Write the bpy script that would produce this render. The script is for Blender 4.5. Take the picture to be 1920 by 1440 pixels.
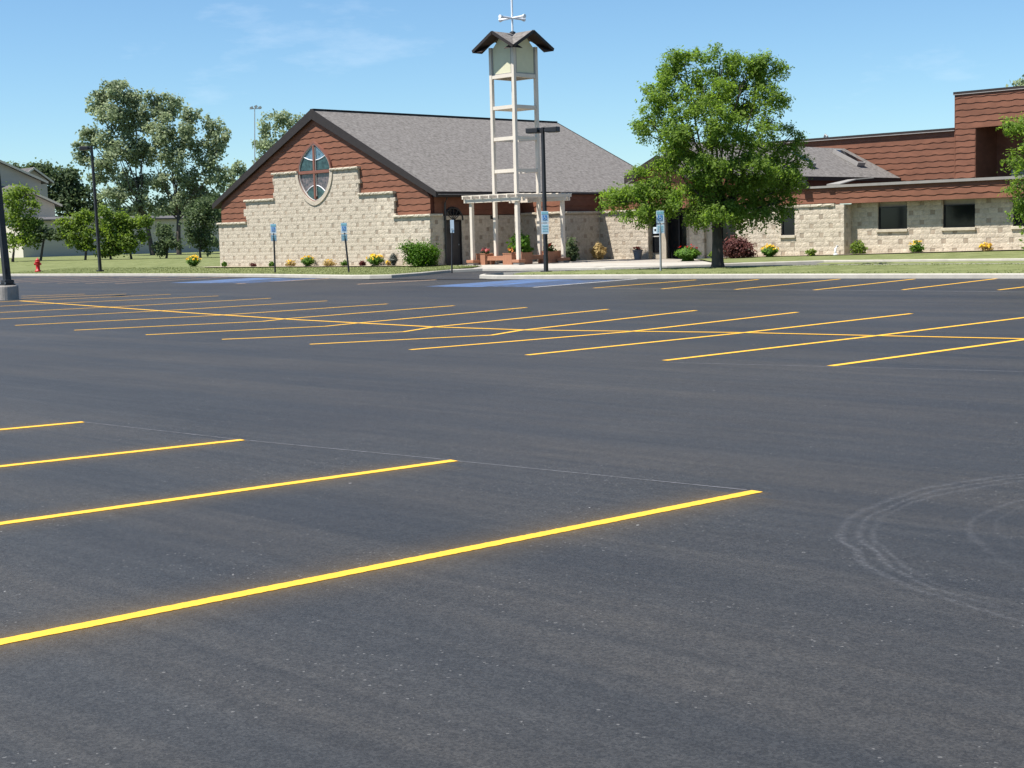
import bpy, bmesh, math, random
import numpy as np
from mathutils import Matrix, Vector
for o in list(bpy.data.objects): bpy.data.objects.remove(o)
S = bpy.context.scene
COL = S.collection
rnd = random.Random(7)

# ------------------------------------------------------------ camera
F = 2800.0                       # focal length in pixels of the 1920 wide photograph
PITCH, ROLL, YAW = math.radians(5.66828), math.radians(-1.494117), math.radians(44.842472)
CAM = np.array([0, 0, 1.8])
_fw = np.array([-math.sin(YAW), math.cos(YAW), 0]); _rt = np.array([math.cos(YAW), math.sin(YAW), 0]); _up = np.array([0, 0, 1.])
CF = _fw*math.cos(PITCH) - _up*math.sin(PITCH)
_u2 = _up*math.cos(PITCH) + _fw*math.sin(PITCH)
CR = _rt*math.cos(ROLL) + _u2*math.sin(ROLL)
CU = _u2*math.cos(ROLL) - _rt*math.sin(ROLL)
cd = bpy.data.cameras.new('camera'); cam = bpy.data.objects.new('camera', cd); COL.objects.link(cam)
cd.sensor_width = 36; cd.lens = F/1920*36; cd.clip_start = .1; cd.clip_end = 6000
m = Matrix.Identity(4)
for i in range(3):
    m[i][0], m[i][1], m[i][2], m[i][3] = CR[i], CU[i], -CF[i], CAM[i]
cam.matrix_world = m
S.camera = cam

# ------------------------------------------------------------ sky, sun, exposure
SUN = np.array([-.26, -.49, 1.0]); SUN /= np.linalg.norm(SUN)
SUN_EL = math.asin(SUN[2]); SUN_ROT = math.atan2(SUN[0], SUN[1])
w = bpy.data.worlds.new("World"); S.world = w; w.use_nodes = True
nt = w.node_tree; N = nt.nodes; L = nt.links
bg = N['Background']
sky = N.new('ShaderNodeTexSky'); sky.sky_type = 'NISHITA'; sky.sun_disc = False
sky.sun_elevation = SUN_EL; sky.sun_rotation = SUN_ROT
sky.altitude = 600; sky.air_density = 1.0; sky.dust_density = .05; sky.ozone_density = 3.0
tc = N.new('ShaderNodeTexCoord')
mp = N.new('ShaderNodeMapping'); mp.inputs['Scale'].default_value = (1, 1, 3.5); mp.inputs['Location'].default_value = (5.1, 1.7, .9)
cn = N.new('ShaderNodeTexNoise'); cn.inputs['Scale'].default_value = 5.5; cn.inputs['Detail'].default_value = 9; cn.inputs['Roughness'].default_value = .62
cr = N.new('ShaderNodeValToRGB'); cr.color_ramp.elements[0].position = .60; cr.color_ramp.elements[1].position = .95
cr.color_ramp.elements[1].color = (.42, .42, .42, 1)
mx = N.new('ShaderNodeMix'); mx.data_type = 'RGBA'; mx.inputs[7].default_value = (9.5, 10.2, 11.0, 1)
L.new(tc.outputs['Generated'], mp.inputs[0]); L.new(mp.outputs[0], cn.inputs['Vector']); L.new(cn.outputs[0], cr.inputs[0])
tn = N.new('ShaderNodeMix'); tn.data_type = 'RGBA'; tn.blend_type = 'MULTIPLY'; tn.inputs[0].default_value = 1; tn.inputs[7].default_value = (.86, 1.07, 1.18, 1)
L.new(sky.outputs[0], tn.inputs[6])
L.new(cr.outputs[0], mx.inputs[0]); L.new(tn.outputs[2], mx.inputs[6]); L.new(mx.outputs[2], bg.inputs[0])
bg.inputs[1].default_value = .07
sd = bpy.data.lights.new('sun', 'SUN'); sd.energy = 5.0; sd.angle = math.radians(.53); sd.color = (1, .955, .89)
so = bpy.data.objects.new('sun', sd); COL.objects.link(so)
so.rotation_euler = Vector(-SUN).to_track_quat('-Z', 'Y').to_euler()
S.view_settings.view_transform = 'Standard'; S.view_settings.look = 'None'; S.view_settings.gamma = 1
S.view_settings.use_curve_mapping = False; S.view_settings.exposure = .8
S.render.engine = 'CYCLES'; S.cycles.max_bounces = 6; S.cycles.transparent_max_bounces = 8

# ------------------------------------------------------------ where a sight line of the photograph meets a plane of the place
def ray(x, y): return CR*(x-960)/F - CU*(y-720)/F + CF
def onz(x, y, z): d = ray(x, y); return CAM + d*(z-1.8)/d[2]
def onY(x, y, c): d = ray(x, y); return CAM + d*c/d[1]
def onX(x, y, c): d = ray(x, y); return CAM + d*c/d[0]
def onD(x, y, D): return CAM + ray(x, y)*D
def depth(p): return float((np.array(p)-CAM) @ CF)

# ------------------------------------------------------------ materials
MAT = {}
def mat(name, col, rough=.8, var=.15, scale=3, bump=0, bscale=40, col2=None, spec=.3, metal=0, detail=6, stretch=(1, 1, 1), objvar=0, grain=0):
    if name in MAT: return MAT[name]
    M = bpy.data.materials.new(name); M.use_nodes = True; t = M.node_tree; n = t.nodes; l = t.links
    b = n['Principled BSDF']; b.inputs['Roughness'].default_value = rough
    b.inputs['Specular IOR Level'].default_value = spec; b.inputs['Metallic'].default_value = metal
    co = n.new('ShaderNodeNewGeometry'); mpn = n.new('ShaderNodeMapping'); mpn.inputs['Scale'].default_value = stretch
    l.new(co.outputs['Position'], mpn.inputs[0])
    nz = n.new('ShaderNodeTexNoise'); nz.inputs['Scale'].default_value = scale; nz.inputs['Detail'].default_value = detail; nz.inputs['Roughness'].default_value = .65
    l.new(mpn.outputs[0], nz.inputs['Vector'])
    r = n.new('ShaderNodeValToRGB'); r.color_ramp.elements[0].position = .32; r.color_ramp.elements[1].position = .68
    c2 = col2 if col2 else tuple(min(1, c*(1+var)) for c in col)
    c1 = col if col2 else tuple(c*(1-var) for c in col)
    r.color_ramp.elements[0].color = (*c1, 1); r.color_ramp.elements[1].color = (*c2, 1)
    l.new(nz.outputs[0], r.inputs[0]); last = r.outputs[0]
    def mul(fac, lo, hi, src):
        q = n.new('ShaderNodeMapRange'); q.inputs['To Min'].default_value = lo; q.inputs['To Max'].default_value = hi; l.new(src, q.inputs[0])
        x = n.new('ShaderNodeMix'); x.data_type = 'RGBA'; x.blend_type = 'MULTIPLY'; x.inputs[0].default_value = fac
        l.new(last, x.inputs[6]); l.new(q.outputs[0], x.inputs[7]); return x.outputs[2]
    if objvar:
        oi = n.new('ShaderNodeObjectInfo'); last = mul(1, 1-objvar, 1+objvar, oi.outputs['Random'])
    if grain:
        gn = n.new('ShaderNodeTexNoise'); gn.inputs['Scale'].default_value = 70; gn.inputs['Detail'].default_value = 4; gn.inputs['Roughness'].default_value = .8
        l.new(co.outputs['Position'], gn.inputs['Vector']); last = mul(1, 1-grain*2, 1+grain*2, gn.outputs[0])
    l.new(last, b.inputs['Base Color'])
    if bump:
        nb = n.new('ShaderNodeTexNoise'); nb.inputs['Scale'].default_value = bscale; nb.inputs['Detail'].default_value = 5
        l.new(mpn.outputs[0], nb.inputs['Vector'])
        bp = n.new('ShaderNodeBump'); bp.inputs['Strength'].default_value = bump; bp.inputs['Distance'].default_value = .02
        l.new(nb.outputs[0], bp.inputs['Height']); l.new(bp.outputs[0], b.inputs['Normal'])
    MAT[name] = M; return M

def leafmat(name, c1, c2, trans=.35, gloss=.45):
    M = bpy.data.materials.new(name); M.use_nodes = True; t = M.node_tree; n = t.nodes; l = t.links
    b = n['Principled BSDF']; b.inputs['Roughness'].default_value = .62; b.inputs['Specular IOR Level'].default_value = .18
    a = n.new('ShaderNodeAttribute'); a.attribute_name = 'tint'
    r = n.new('ShaderNodeValToRGB'); r.color_ramp.elements[0].color = (*c1, 1); r.color_ramp.elements[1].color = (*c2, 1)
    l.new(a.outputs['Fac'], r.inputs[0]); l.new(r.outputs[0], b.inputs['Base Color'])
    tr = n.new('ShaderNodeBsdfTranslucent'); hs = n.new('ShaderNodeHueSaturation'); hs.inputs['Value'].default_value = 1.5; hs.inputs['Saturation'].default_value = 1.15
    l.new(r.outputs[0], hs.inputs['Color']); l.new(hs.outputs[0], tr.inputs[0])
    ms = n.new('ShaderNodeMixShader'); ms.inputs[0].default_value = trans
    l.new(b.outputs[0], ms.inputs[1]); l.new(tr.outputs[0], ms.inputs[2]); l.new(ms.outputs[0], n['Material Output'].inputs[0])
    return M

def asphalt_material():
    M = bpy.data.materials.new('asphalt'); M.use_nodes = True; t = M.node_tree; n = t.nodes; l = t.links
    b = n['Principled BSDF']; b.inputs['Roughness'].default_value = .6; b.inputs['Specular IOR Level'].default_value = .36
    g = n.new('ShaderNodeNewGeometry')
    def noise(scale, detail, st=(1, 1, 1), rough=.6, rot=0):
        mpn = n.new('ShaderNodeMapping'); mpn.inputs['Scale'].default_value = st; mpn.inputs['Rotation'].default_value = (0, 0, rot)
        l.new(g.outputs['Position'], mpn.inputs[0])
        q = n.new('ShaderNodeTexNoise'); q.inputs['Scale'].default_value = scale; q.inputs['Detail'].default_value = detail; q.inputs['Roughness'].default_value = rough
        l.new(mpn.outputs[0], q.inputs['Vector']); return q.outputs[0]
    def ramp(s, p0, c0, p1, c1):
        r = n.new('ShaderNodeValToRGB'); r.color_ramp.elements[0].position = p0; r.color_ramp.elements[1].position = p1
        r.color_ramp.elements[0].color = (*c0, 1); r.color_ramp.elements[1].color = (*c1, 1); l.new(s, r.inputs[0]); return r.outputs[0]
    def mixc(f, a, c, mode='MIX'):
        x = n.new('ShaderNodeMix'); x.data_type = 'RGBA'; x.blend_type = mode
        if isinstance(f, (int, float)): x.inputs[0].default_value = f
        else: l.new(f, x.inputs[0])
        for s, i in ((a, 6), (c, 7)):
            if isinstance(s, tuple): x.inputs[i].default_value = (*s, 1)
            else: l.new(s, x.inputs[i])
        return x.outputs[2]
    def mth(op, a, c=0., clamp=False):
        x = n.new('ShaderNodeMath'); x.operation = op; x.use_clamp = clamp
        for s, i in ((a, 0), (c, 1)):
            if isinstance(s, (int, float)): x.inputs[i].default_value = s
            else: l.new(s, x.inputs[i])
        return x.outputs[0]
    # squeegee streaks of the seal coat run along X
    streak = noise(.5, 5, (.12, 1.5, 1), .6, .05)
    base = ramp(streak, .42, (.0325, .0335, .0350), .60, (.0432, .0412, .0388))
    patch = noise(.24, 6, (.6, 1, 1), .65)
    base = mixc(.6, base, ramp(patch, .38, (.74, .755, .78), .64, (1.22, 1.18, 1.12)), 'MULTIPLY')
    fine = noise(3.0, 3, (.07, 2.6, 1), .6, .05)
    base = mixc(.48, base, ramp(fine, .34, (.72, .73, .75), .66, (1.26, 1.24, 1.2)), 'MULTIPLY')
    # aggregate: each stone its own tone, with pits between
    def stones(scale, f, lo, hi):
        v_ = n.new('ShaderNodeTexVoronoi'); v_.inputs['Scale'].default_value = scale; l.new(g.outputs['Position'], v_.inputs['Vector'])
        sp = n.new('ShaderNodeSeparateColor'); l.new(v_.outputs['Color'], sp.inputs[0])
        return sp.outputs[0], v_.outputs['Distance']
    s1, d1 = stones(95, .8, .5, 1.6)
    base = mixc(.62, base, ramp(s1, .08, (.50, .50, .51), .97, (1.50, 1.49, 1.47)), 'MULTIPLY')
    s2, d2 = stones(24, .8, .5, 1.6)
    base = mixc(.22, base, ramp(s2, .10, (.62, .62, .63), .95, (1.38, 1.37, 1.35)), 'MULTIPLY')
    pit = mth('MULTIPLY', mth('GREATER_THAN', noise(38, 3, rough=.7), .60), mth('GREATER_THAN', noise(1.3, 4, rough=.7), .47))
    base = mixc(mth('MULTIPLY', pit, .55), base, (.014, .014, .015))
    chip = mth('MULTIPLY', mth('GREATER_THAN', s1, .990), mth('GREATER_THAN', noise(.9, 5, rough=.75), .53))
    base = mixc(mth('MULTIPLY', chip, .6), base, (.17, .167, .16))
    wv = n.new('ShaderNodeVectorMath'); wv.operation = 'ADD'; wn = n.new('ShaderNodeTexNoise'); wn.inputs['Scale'].default_value = 30; l.new(g.outputs['Position'], wn.inputs['Vector'])
    wm = n.new('ShaderNodeVectorMath'); wm.operation = 'SCALE'; wm.inputs[3].default_value = .05; l.new(wn.outputs['Color'], wm.inputs[0])
    l.new(g.outputs['Position'], wv.inputs[0]); l.new(wm.outputs[0], wv.inputs[1])
    v2 = n.new('ShaderNodeTexVoronoi'); v2.inputs['Scale'].default_value = 2.9; l.new(wv.outputs[0], v2.inputs['Vector'])
    rim = mth('MULTIPLY', mth('POWER', noise(3.3, 2), 3.0), .14)
    base = mixc(mth('MULTIPLY', mth('LESS_THAN', v2.outputs['Distance'], rim), .8), base, (.34, .335, .32))
    # scuffed tyre arcs
    wob = noise(1.1, 3); brk = noise(26, 5, rough=.8); brk2 = noise(.9, 2)
    def arc(cx, cy, r, wd, k, y0):
        s = n.new('ShaderNodeVectorMath'); s.operation = 'DISTANCE'; l.new(g.outputs['Position'], s.inputs[0]); s.inputs[1].default_value = (cx, cy, 0)
        d = mth('ABSOLUTE', mth('SUBTRACT', mth('ADD', s.outputs['Value'], mth('MULTIPLY', wob, .22)), r+.11))
        a = mth('SUBTRACT', 1., mth('DIVIDE', d, wd), True)
        sx = n.new('ShaderNodeSeparateXYZ'); l.new(g.outputs['Position'], sx.inputs[0])
        lim = mth('MULTIPLY', mth('SUBTRACT', y0, sx.outputs[0]), 1.2, True)
        return mth('MULTIPLY', mth('MULTIPLY', a, lim), mth('MULTIPLY', mth('MULTIPLY', mth('SUBTRACT', brk, .42), 4, True), mth('MULTIPLY', brk2, k)), True)
    for a in ((-2.45, 8.95, 2.70, .035, 1.3, -2.4), (-2.45, 8.95, 2.60, .03, 1.2, -2.6), (-2.5, 8.9, 2.46, .03, .9, -3.2), (-2.45, 8.9, 1.97, .035, 1.0, -3.3), (-2.45, 8.95, 1.84, .025, .9, -3.6), (-30.5, 11.5, 3.0, .12, .5, -20), (-29, 12.5, 2.2, .1, .45, -20)):
        base = mixc(arc(*a), base, (.125, .125, .13))
    l.new(base, b.inputs['Base Color'])
    bp = n.new('ShaderNodeBump'); bp.inputs['Strength'].default_value = .55; bp.inputs['Distance'].default_value = .006
    l.new(noise(120, 4, rough=.75), bp.inputs['Height']); l.new(bp.outputs[0], b.inputs['Normal'])
    return M

ASPHALT = asphalt_material()
mat('stone', (.42, .36, .28), .95, .0, 7, .9, 24, col2=(.58, .505, .40), objvar=.09, detail=8)
mat('mortar', (.42, .37, .295), .95, .1, 5)
mat('accent', (.35, .285, .215), .9, .14, 9, .4, 60, objvar=.14)
mat('coping', (.50, .44, .34), .95, .12, 5, .6, 40, objvar=.08)
mat('siding', (.178, .073, .042), .75, .17, 1.3, .2, 30, stretch=(1, 1, 2), objvar=.10)
mat('siding_back', (.12, .04, .025), .9)
mat('shingle_roof', (.095, .086, .078), .95, 0, 5.5, .6, 25, col2=(.225, .208, .193), detail=9, stretch=(1, 1, 1.4))
mat('dark_trim', (.028, .022, .020), .6, .15, 4)
mat('soffit', (.045, .03, .025), .8, .1)
mat('gutter', (.30, .28, .26), .5, .1)
mat('grey_coping', (.25, .235, .215), .7, .1, 2)
mat('cream', (.64, .575, .485), .7, .06, 2)
mat('cream_panel', (.62, .60, .42), .75, .05, 2)
mat('white_metal', (.75, .76, .78), .45, .04)
mat('dark_metal', (.018, .018, .02), .5, .1, 4, spec=.5)
mat('glass_dark', (.010, .011, .013), .07, .1, spec=.32)
mat('glass_blue', (.03, .07, .10), .12, 0, 5, col2=(.15, .25, .32), spec=.5)
mat('glass_green', (.008, .02, .022), .12, 0, 4, col2=(.05, .11, .11), spec=.5)
mat('glass_mixed', (.015, .025, .035), .12, 0, 7, col2=(.20, .15, .15), spec=.5)
mat('window_brown', (.20, .085, .06), .6, .08)
mat('lead_trim', (.55, .52, .47), .5, .05)
mat('concrete', (.39, .365, .315), .9, .10, 2.5, .25, 50)
mat('concrete_base', (.30, .275, .245), .95, .18, 3, .5, 30)
mat('walk', (.36, .325, .275), .9, .07, 1.5, .15, 50)
mat('grass', (.112, .134, .048), 1, 0, 1.3, 1.0, 60, col2=(.205, .222, .098), spec=.1, detail=10)
mat('mulch', (.36, .31, .23), 1, .2, 8, .6, 50)
mat('yellow_paint', (.80, .43, .035), .65, .07, 3, .15, 90, spec=.35, grain=.14)
mat('faded_paint', (.62, .40, .24), .8, .12, 3)
mat('white_paint', (.62, .60, .60), .8, .12, 3)
mat('blue_paint', (.07, .085, .12), .8, 0, 1.6, col2=(.07, .14, .30), stretch=(1, .5, 1))
mat('chalk', (.19, .19, .2), .9, .4, 9)
mat('bark', (.07, .058, .048), .95, .3, 6, .8, 30, stretch=(1, 1, .3))
mat('bark_pale', (.13, .11, .09), .95, .3, 6, .8, 30, stretch=(1, 1, .3))
mat('planter_wood', (.36, .17, .10), .75, .12, 4, .2, 30, stretch=(4, 4, .5))
mat('hydrant_red', (.45, .02, .02), .4, .08)
mat('sign_white', (.60, .70, .76), .5, .04)
mat('sign_green', (.25, .52, .58), .5, .05)
mat('sign_blue', (.07, .24, .52), .5, .05)
mat('sign_grey', (.35, .42, .46), .5, .05)
mat('galvanised', (.30, .31, .31), .5, .1, metal=.3)
mat('house_siding', (.46, .42, .36), .85, .05, .6, stretch=(.2, .2, 6))
mat('house_cream', (.60, .55, .45), .85, .04, .6)
mat('house_roof', (.10, .095, .095), .95, .2, 3)
mat('pot_grey', (.22, .22, .23), .7, .1)
mat('door_brown', (.06, .055, .052), .6, .12, 3)
MAT['leaf_locust'] = leafmat('leaf_locust', (.088, .146, .027), (.26, .365, .078), .58)
MAT['leaf_cotton'] = leafmat('leaf_cotton', (.11, .15, .075), (.40, .45, .29), .46, .35)
MAT['leaf_lime'] = leafmat('leaf_lime', (.085, .135, .025), (.23, .31, .065), .45)
mat('house_cream2', (.7, .62, .48), .8, .03)
MAT['leaf_dark'] = leafmat('leaf_dark', (.06, .088, .040), (.135, .18, .085), .42)
MAT['leaf_shrub'] = leafmat('leaf_shrub', (.04, .10, .012), (.13, .24, .03), .35)
MAT['leaf_red'] = leafmat('leaf_red', (.075, .028, .026), (.20, .085, .075), .3)
MAT['leaf_maroon'] = leafmat('leaf_maroon', (.06, .014, .014), (.14, .035, .03), .25)
MAT['leaf_straw'] = leafmat('leaf_straw', (.30, .21, .08), (.50, .38, .17), .3)
MAT['leaf_grey'] = leafmat('leaf_grey', (.045, .05, .04), (.10, .11, .09), .2)
MAT['petal_yellow'] = leafmat('petal_yellow', (.75, .42, .02), (.88, .68, .08), .3)
MAT['petal_orange'] = leafmat('petal_orange', (.75, .25, .08), (.85, .45, .2), .3)
MAT['petal_pink'] = leafmat('petal_pink', (.65, .16, .15), (.85, .4, .38), .3)
MAT['petal_red'] = leafmat('petal_red', (.45, .03, .03), (.6, .08, .07), .3)

# ------------------------------------------------------------ mesh helpers
def link(o, parent=None):
    COL.objects.link(o)
    if parent is not None: o.parent = parent
    return o
def tag(o, label=None, cat=None, group=None, kind=None):
    for k, v in (('label', label), ('category', cat), ('group', group), ('kind', kind)):
        if v: o[k] = v
    return o
def empty(name, loc=(0, 0, 0), label=None, cat=None, group=None):
    o = bpy.data.objects.new(name, None); o.location = tuple(map(float, loc)); o.empty_display_size = .3
    COL.objects.link(o); return tag(o, label, cat, group)
class MB:
    def __init__(s): s.v = []; s.f = []
    def poly(s, pts):
        i = len(s.v); s.v += [tuple(map(float, p)) for p in pts]; s.f.append(tuple(range(i, i+len(pts)))); return s
    def box(s, a, b):
        x0, y0, z0 = a; x1, y1, z1 = b; i = len(s.v)
        s.v += [(x, y, z) for z in (z0, z1) for y in (y0, y1) for x in (x0, x1)]
        s.f += [tuple(i+k for k in q) for q in ((0, 2, 3, 1), (4, 5, 7, 6), (0, 1, 5, 4), (2, 6, 7, 3), (0, 4, 6, 2), (1, 3, 7, 5))]; return s
    def beam(s, p, q, wd, h, up=(0, 0, 1)):
        p = np.array(p, float); q = np.array(q, float); d = q-p; d /= np.linalg.norm(d); u = np.array(up, float)
        r = np.cross(d, u); r /= np.linalg.norm(r); u = np.cross(r, d); i = len(s.v)
        for e in (p, q):
            for a, b in ((-1, -1), (1, -1), (1, 1), (-1, 1)): s.v.append(tuple(e + r*a*wd/2 + u*b*h/2))
        s.f += [tuple(i+k for k in f) for f in ((0, 1, 2, 3), (7, 6, 5, 4), (0, 4, 5, 1), (1, 5, 6, 2), (2, 6, 7, 3), (3, 7, 4, 0))]; return s
    def tube(s, pts, rad, n=8, cap=True):
        pts = [np.array(p, float) for p in pts]; i0 = len(s.v); k = len(pts)
        for j, p in enumerate(pts):
            d = pts[min(j+1, k-1)] - pts[max(j-1, 0)]; d = d/(np.linalg.norm(d)+1e-9)
            a = np.cross(d, (0, 0, 1) if abs(d[2]) < .9 else (1, 0, 0)); a /= np.linalg.norm(a); b = np.cross(d, a)
            r = rad[j] if hasattr(rad, '__len__') else rad
            for t in range(n):
                an = 2*math.pi*t/n; s.v.append(tuple(p + r*(a*math.cos(an)+b*math.sin(an))))
        for j in range(k-1):
            for t in range(n):
                u = i0+j*n; s.f.append((u+t, u+(t+1) % n, u+n+(t+1) % n, u+n+t))
        if cap:
            s.f.append(tuple(i0+t for t in range(n))[::-1]); s.f.append(tuple(i0+(k-1)*n+t for t in range(n)))
        return s
    def lathe(s, c, prof, n=14):
        c = np.array(c, float); i0 = len(s.v)
        for r, z in prof:
            for t in range(n):
                a = 2*math.pi*t/n; s.v.append((c[0]+r*math.cos(a), c[1]+r*math.sin(a), c[2]+z))
        for j in range(len(prof)-1):
            for t in range(n):
                u = i0+j*n; s.f.append((u+t, u+(t+1) % n, u+n+(t+1) % n, u+n+t))
        s.f.append(tuple(i0+t for t in range(n))[::-1]); s.f.append(tuple(i0+(len(prof)-1)*n+t for t in range(n))); return s
    def prism(s, pts, off):
        off = np.array(off, float); n = len(pts); i = len(s.v)
        P = [np.array(p, float) for p in pts]
        s.v += [tuple(p) for p in P] + [tuple(p+off) for p in P]
        s.f.append(tuple(range(i, i+n))); s.f.append(tuple(range(i+2*n-1, i+n-1, -1)))
        for k in range(n): s.f.append((i+k, i+n+k, i+n+(k+1) % n, i+(k+1) % n))
        return s
    def mesh(s, name, m):
        me = bpy.data.meshes.new(name); me.from_pydata(s.v, [], s.f); me.materials.append(MAT[m] if isinstance(m, str) else m)
        bm = bmesh.new(); bm.from_mesh(me); bmesh.ops.recalc_face_normals(bm, faces=bm.faces); bm.to_mesh(me); bm.free(); return me
    def build(s, name, m, parent=None, smooth=False, bevel=0):
        me = s.mesh(name, m); o = bpy.data.objects.new(name, me)
        if smooth: me.polygons.foreach_set('use_smooth', [True]*len(me.polygons))
        if bevel:
            b = o.modifiers.new('bevel', 'BEVEL'); b.width = bevel; b.segments = 2; b.limit_method = 'ANGLE'
        if parent is not None:
            # parts are written in world coordinates: shift into the parent's frame
            pw = np.zeros(3); p = parent
            while p is not None: pw += np.array(p.location); p = p.parent
            me.transform(Matrix.Translation(Vector(-pw)))
        return link(o, parent)
def struct(o): o['kind'] = 'structure'; return o

# ------------------------------------------------------------ ground, lot, drive, kerbs
def lot_z(y): return 0 if y < 36 else (y-36)/7.3*.10
YK = 43.1
def loft(name, m, front, back, n=6, kind='structure', bow=0):
    mb = MB(); k = len(front)
    for j in range(n+1):
        t = j/n
        for a, b in zip(front, back):
            a = np.array(a, float); b = np.array(b, float); p = a*(1-t)+b*t; p[2] += bow*4*t*(1-t); mb.v.append(tuple(p))
    for j in range(n):
        for i in range(k-1): u = j*k+i; mb.f.append((u, u+1, u+k+1, u+k))
    o = mb.build(name, m); o['kind'] = kind; return o
loft('ground', 'grass', [(x, -1800, -.12) for x in (-2500, 2500)], [(x, 51.6, -.12) for x in (-2500, 2500)], 2)
loft('ground', 'grass', [(x, 51.6, -.12) for x in (-2500, 2500)], [(x, 53.2, .36) for x in (-2500, 2500)], 1)
loft('ground', 'grass', [(x, 53.2, .36) for x in (-2500, 2500)], [(x, 3500, .36) for x in (-2500, 2500)], 2)
ys = [-75, 0, 20, 36, 38, 40, 42, 44.9]
mb = MB()
xs = list(range(-150, 91, 10))
for y in ys:
    for x in xs: mb.v.append((x, y, lot_z(y)))
for j in range(len(ys)-1):
    for i in range(len(xs)-1): u = j*len(xs)+i; mb.f.append((u, u+1, u+len(xs)+1, u+len(xs)))
lot = struct(mb.build('parking_lot', ASPHALT))
# drop-off lane behind the island
LANE_W = [(-50.6, 41.5), (-49.6, 42.2), (-49.5, 44.4), (-49.9, 46.4), (-49.0, 47.6), (-46.5, 47.6), (-42, 48.0), (-39.6, 49.2), (-37.0, 51.4), (-34.5, 53.2), (-28, 53.5), (-10, 53.5), (60, 53.5)]
LANE_E = [(-40, 41.5), (-43.2, 42.2), (-44.6, 43.0), (-44.2, 44.2), (-43.0, 44.8), (-42.0, 45.0), (-40, 45.5), (-37.5, 46.6), (-35, 47.5), (-32, 47.9), (-26, 48.0), (-10, 48.0), (60, 48.0)]
def lz(p): return .095 if p[1] < 42 else min(.30, .10 + .028*(p[1]-42.5) + max(0, (p[0]+42))*.008)
loft('driveway', ASPHALT, [(*p, lz(p)) for p in LANE_E], [(*p, lz(p)) for p in LANE_W], 4)

def kerb(pts, h=.15, wd=.2, side=1, name='kerb', top=None):
    """concrete kerb along a polyline, face on the given side, laid in lengths with open joints"""
    P = []
    for a, b in zip(pts[:-1], pts[1:]):
        a = np.array(a, float); b = np.array(b, float); k = max(1, int(np.linalg.norm(b-a)/1.5))
        P += [a+(b-a)*i/k for i in range(k)]
    P.append(np.array(pts[-1], float))
    mb = MB(); n = len(P); prof = [(0, -.12), (.015, h*.8), (.04, h), (wd, h+.005), (wd, -.12)]
    for i in range(n):
        d = P[min(i+1, n-1)]-P[max(i-1, 0)]; nn = np.array([-d[1], d[0], 0])*side; nn /= np.linalg.norm(nn)+1e-9
        for a, z in prof: mb.v.append(tuple(P[i]+nn*a+np.array([0, 0, z])))
    for i in range(n-1):
        for k in range(4): u = i*5+k; mb.f.append((u, u+1, u+6, u+5))
    mb.f.append((0, 1, 2, 3, 4)); mb.f.append(tuple((n-1)*5+k for k in range(5)))
    return struct(mb.build(name, 'concrete'))
KL = [(-150, 44.0, .10), (-90, 44.1, .10), (-76, 44.3, .10), (-66, 44.1, .10), (-60, 43.5, .10), (-55, 42.7, .095), (-52.2, 42.2, .095), (-50.6, 42.2, .10), (-49.7, 42.7, .10), (-49.5, 44.4, .14), (-49.9, 46.4, .19), (-49.0, 47.55, .22), (-46.5, 47.6, .22), (-42, 48.0, .22), (-39.6, 49.2, .24), (-37.0, 51.4, .28), (-34.5, 53.2, .30), (-28, 53.5, .30), (-10, 53.5, .30), (60, 53.5, .30)]
kerb(KL, side=1)
KI = [(60, 43.4, .10), (-10, 43.4, .10), (-21, 43.3, .10), (-30, 43.1, .10), (-38, 42.6, .095), (-42.6, 42.1, .09), (-44.0, 42.5, .10), (-44.5, 43.2, .11), (-44.2, 44.1, .14), (-43.0, 44.75, .16), (-42.0, 44.95, .17), (-40, 45.45, .18), (-37.5, 46.55, .22), (-35, 47.45, .26), (-32, 47.85, .28), (-26, 47.95, .29), (-10, 47.95, .29), (60, 47.95, .29)]
kerb(KI, side=-1)
# lawns
def off(p, dy, dz): return (p[0], p[1]+dy, p[2]+dz)
fl = [off(p, .18, .15) for p in KL[:7]] + [(-50.9, 42.4, .25), (-49.9, 42.85, .25), (-49.7, 44.4, .29), (-50.1, 46.4, .33)]
bl = [(p[0], 49.9, .43) for p in KL[:7]] + [(-50.9, 49.4, .42), (-50.5, 48.6, .41), (-50.2, 48.0, .39), (-50.2, 47.6, .37)]
loft('lawn', 'grass', fl, bl, 4)
def zl(x): return .46+max(0., min(1., (-x-80)/45))*.44
XL = [-190, -150, -125, -115, -105, -95, -85, -73.2]
loft('lawn', 'grass', [(x, 49.9, .43) for x in XL], [(x, 58 if x < -80 else 66, zl(x)) for x in XL], 3)
loft('lawn', 'grass', [(x, 58 if x < -80 else 66, zl(x)) for x in XL], [(x, 140, zl(x)) for x in XL], 2)
fi = [(60, 43.55, .25), (-10, 43.55, .25), (-21, 43.45, .25), (-30, 43.27, .25), (-38, 42.77, .245), (-41.6, 42.4, .24), (-42.6, 43.0, .25)]
bi = [(60, 47.8, .43), (-10, 47.8, .43), (-21, 47.8, .43), (-31, 47.7, .42), (-38, 46.1, .36), (-41.6, 44.85, .31), (-42.6, 44.4, .30)]
loft('lawn', 'grass', fi, bi, 5, bow=.03)
loft('lawn', 'grass', [(-38.6, 51.3, .43), (-36.9, 51.7, .43), (-34.5, 53.4, .45), (-28, 53.68, .45), (-10, 53.68, .45), (60, 53.68, .45)],
     [(-44.6, 57.6, .45), (-42, 57.6, .52), (-36, 57.6, .58), (-28, 57.9, .70), (-10, 57.9, .75), (60, 57.9, .8)], 4, bow=.03)
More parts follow.
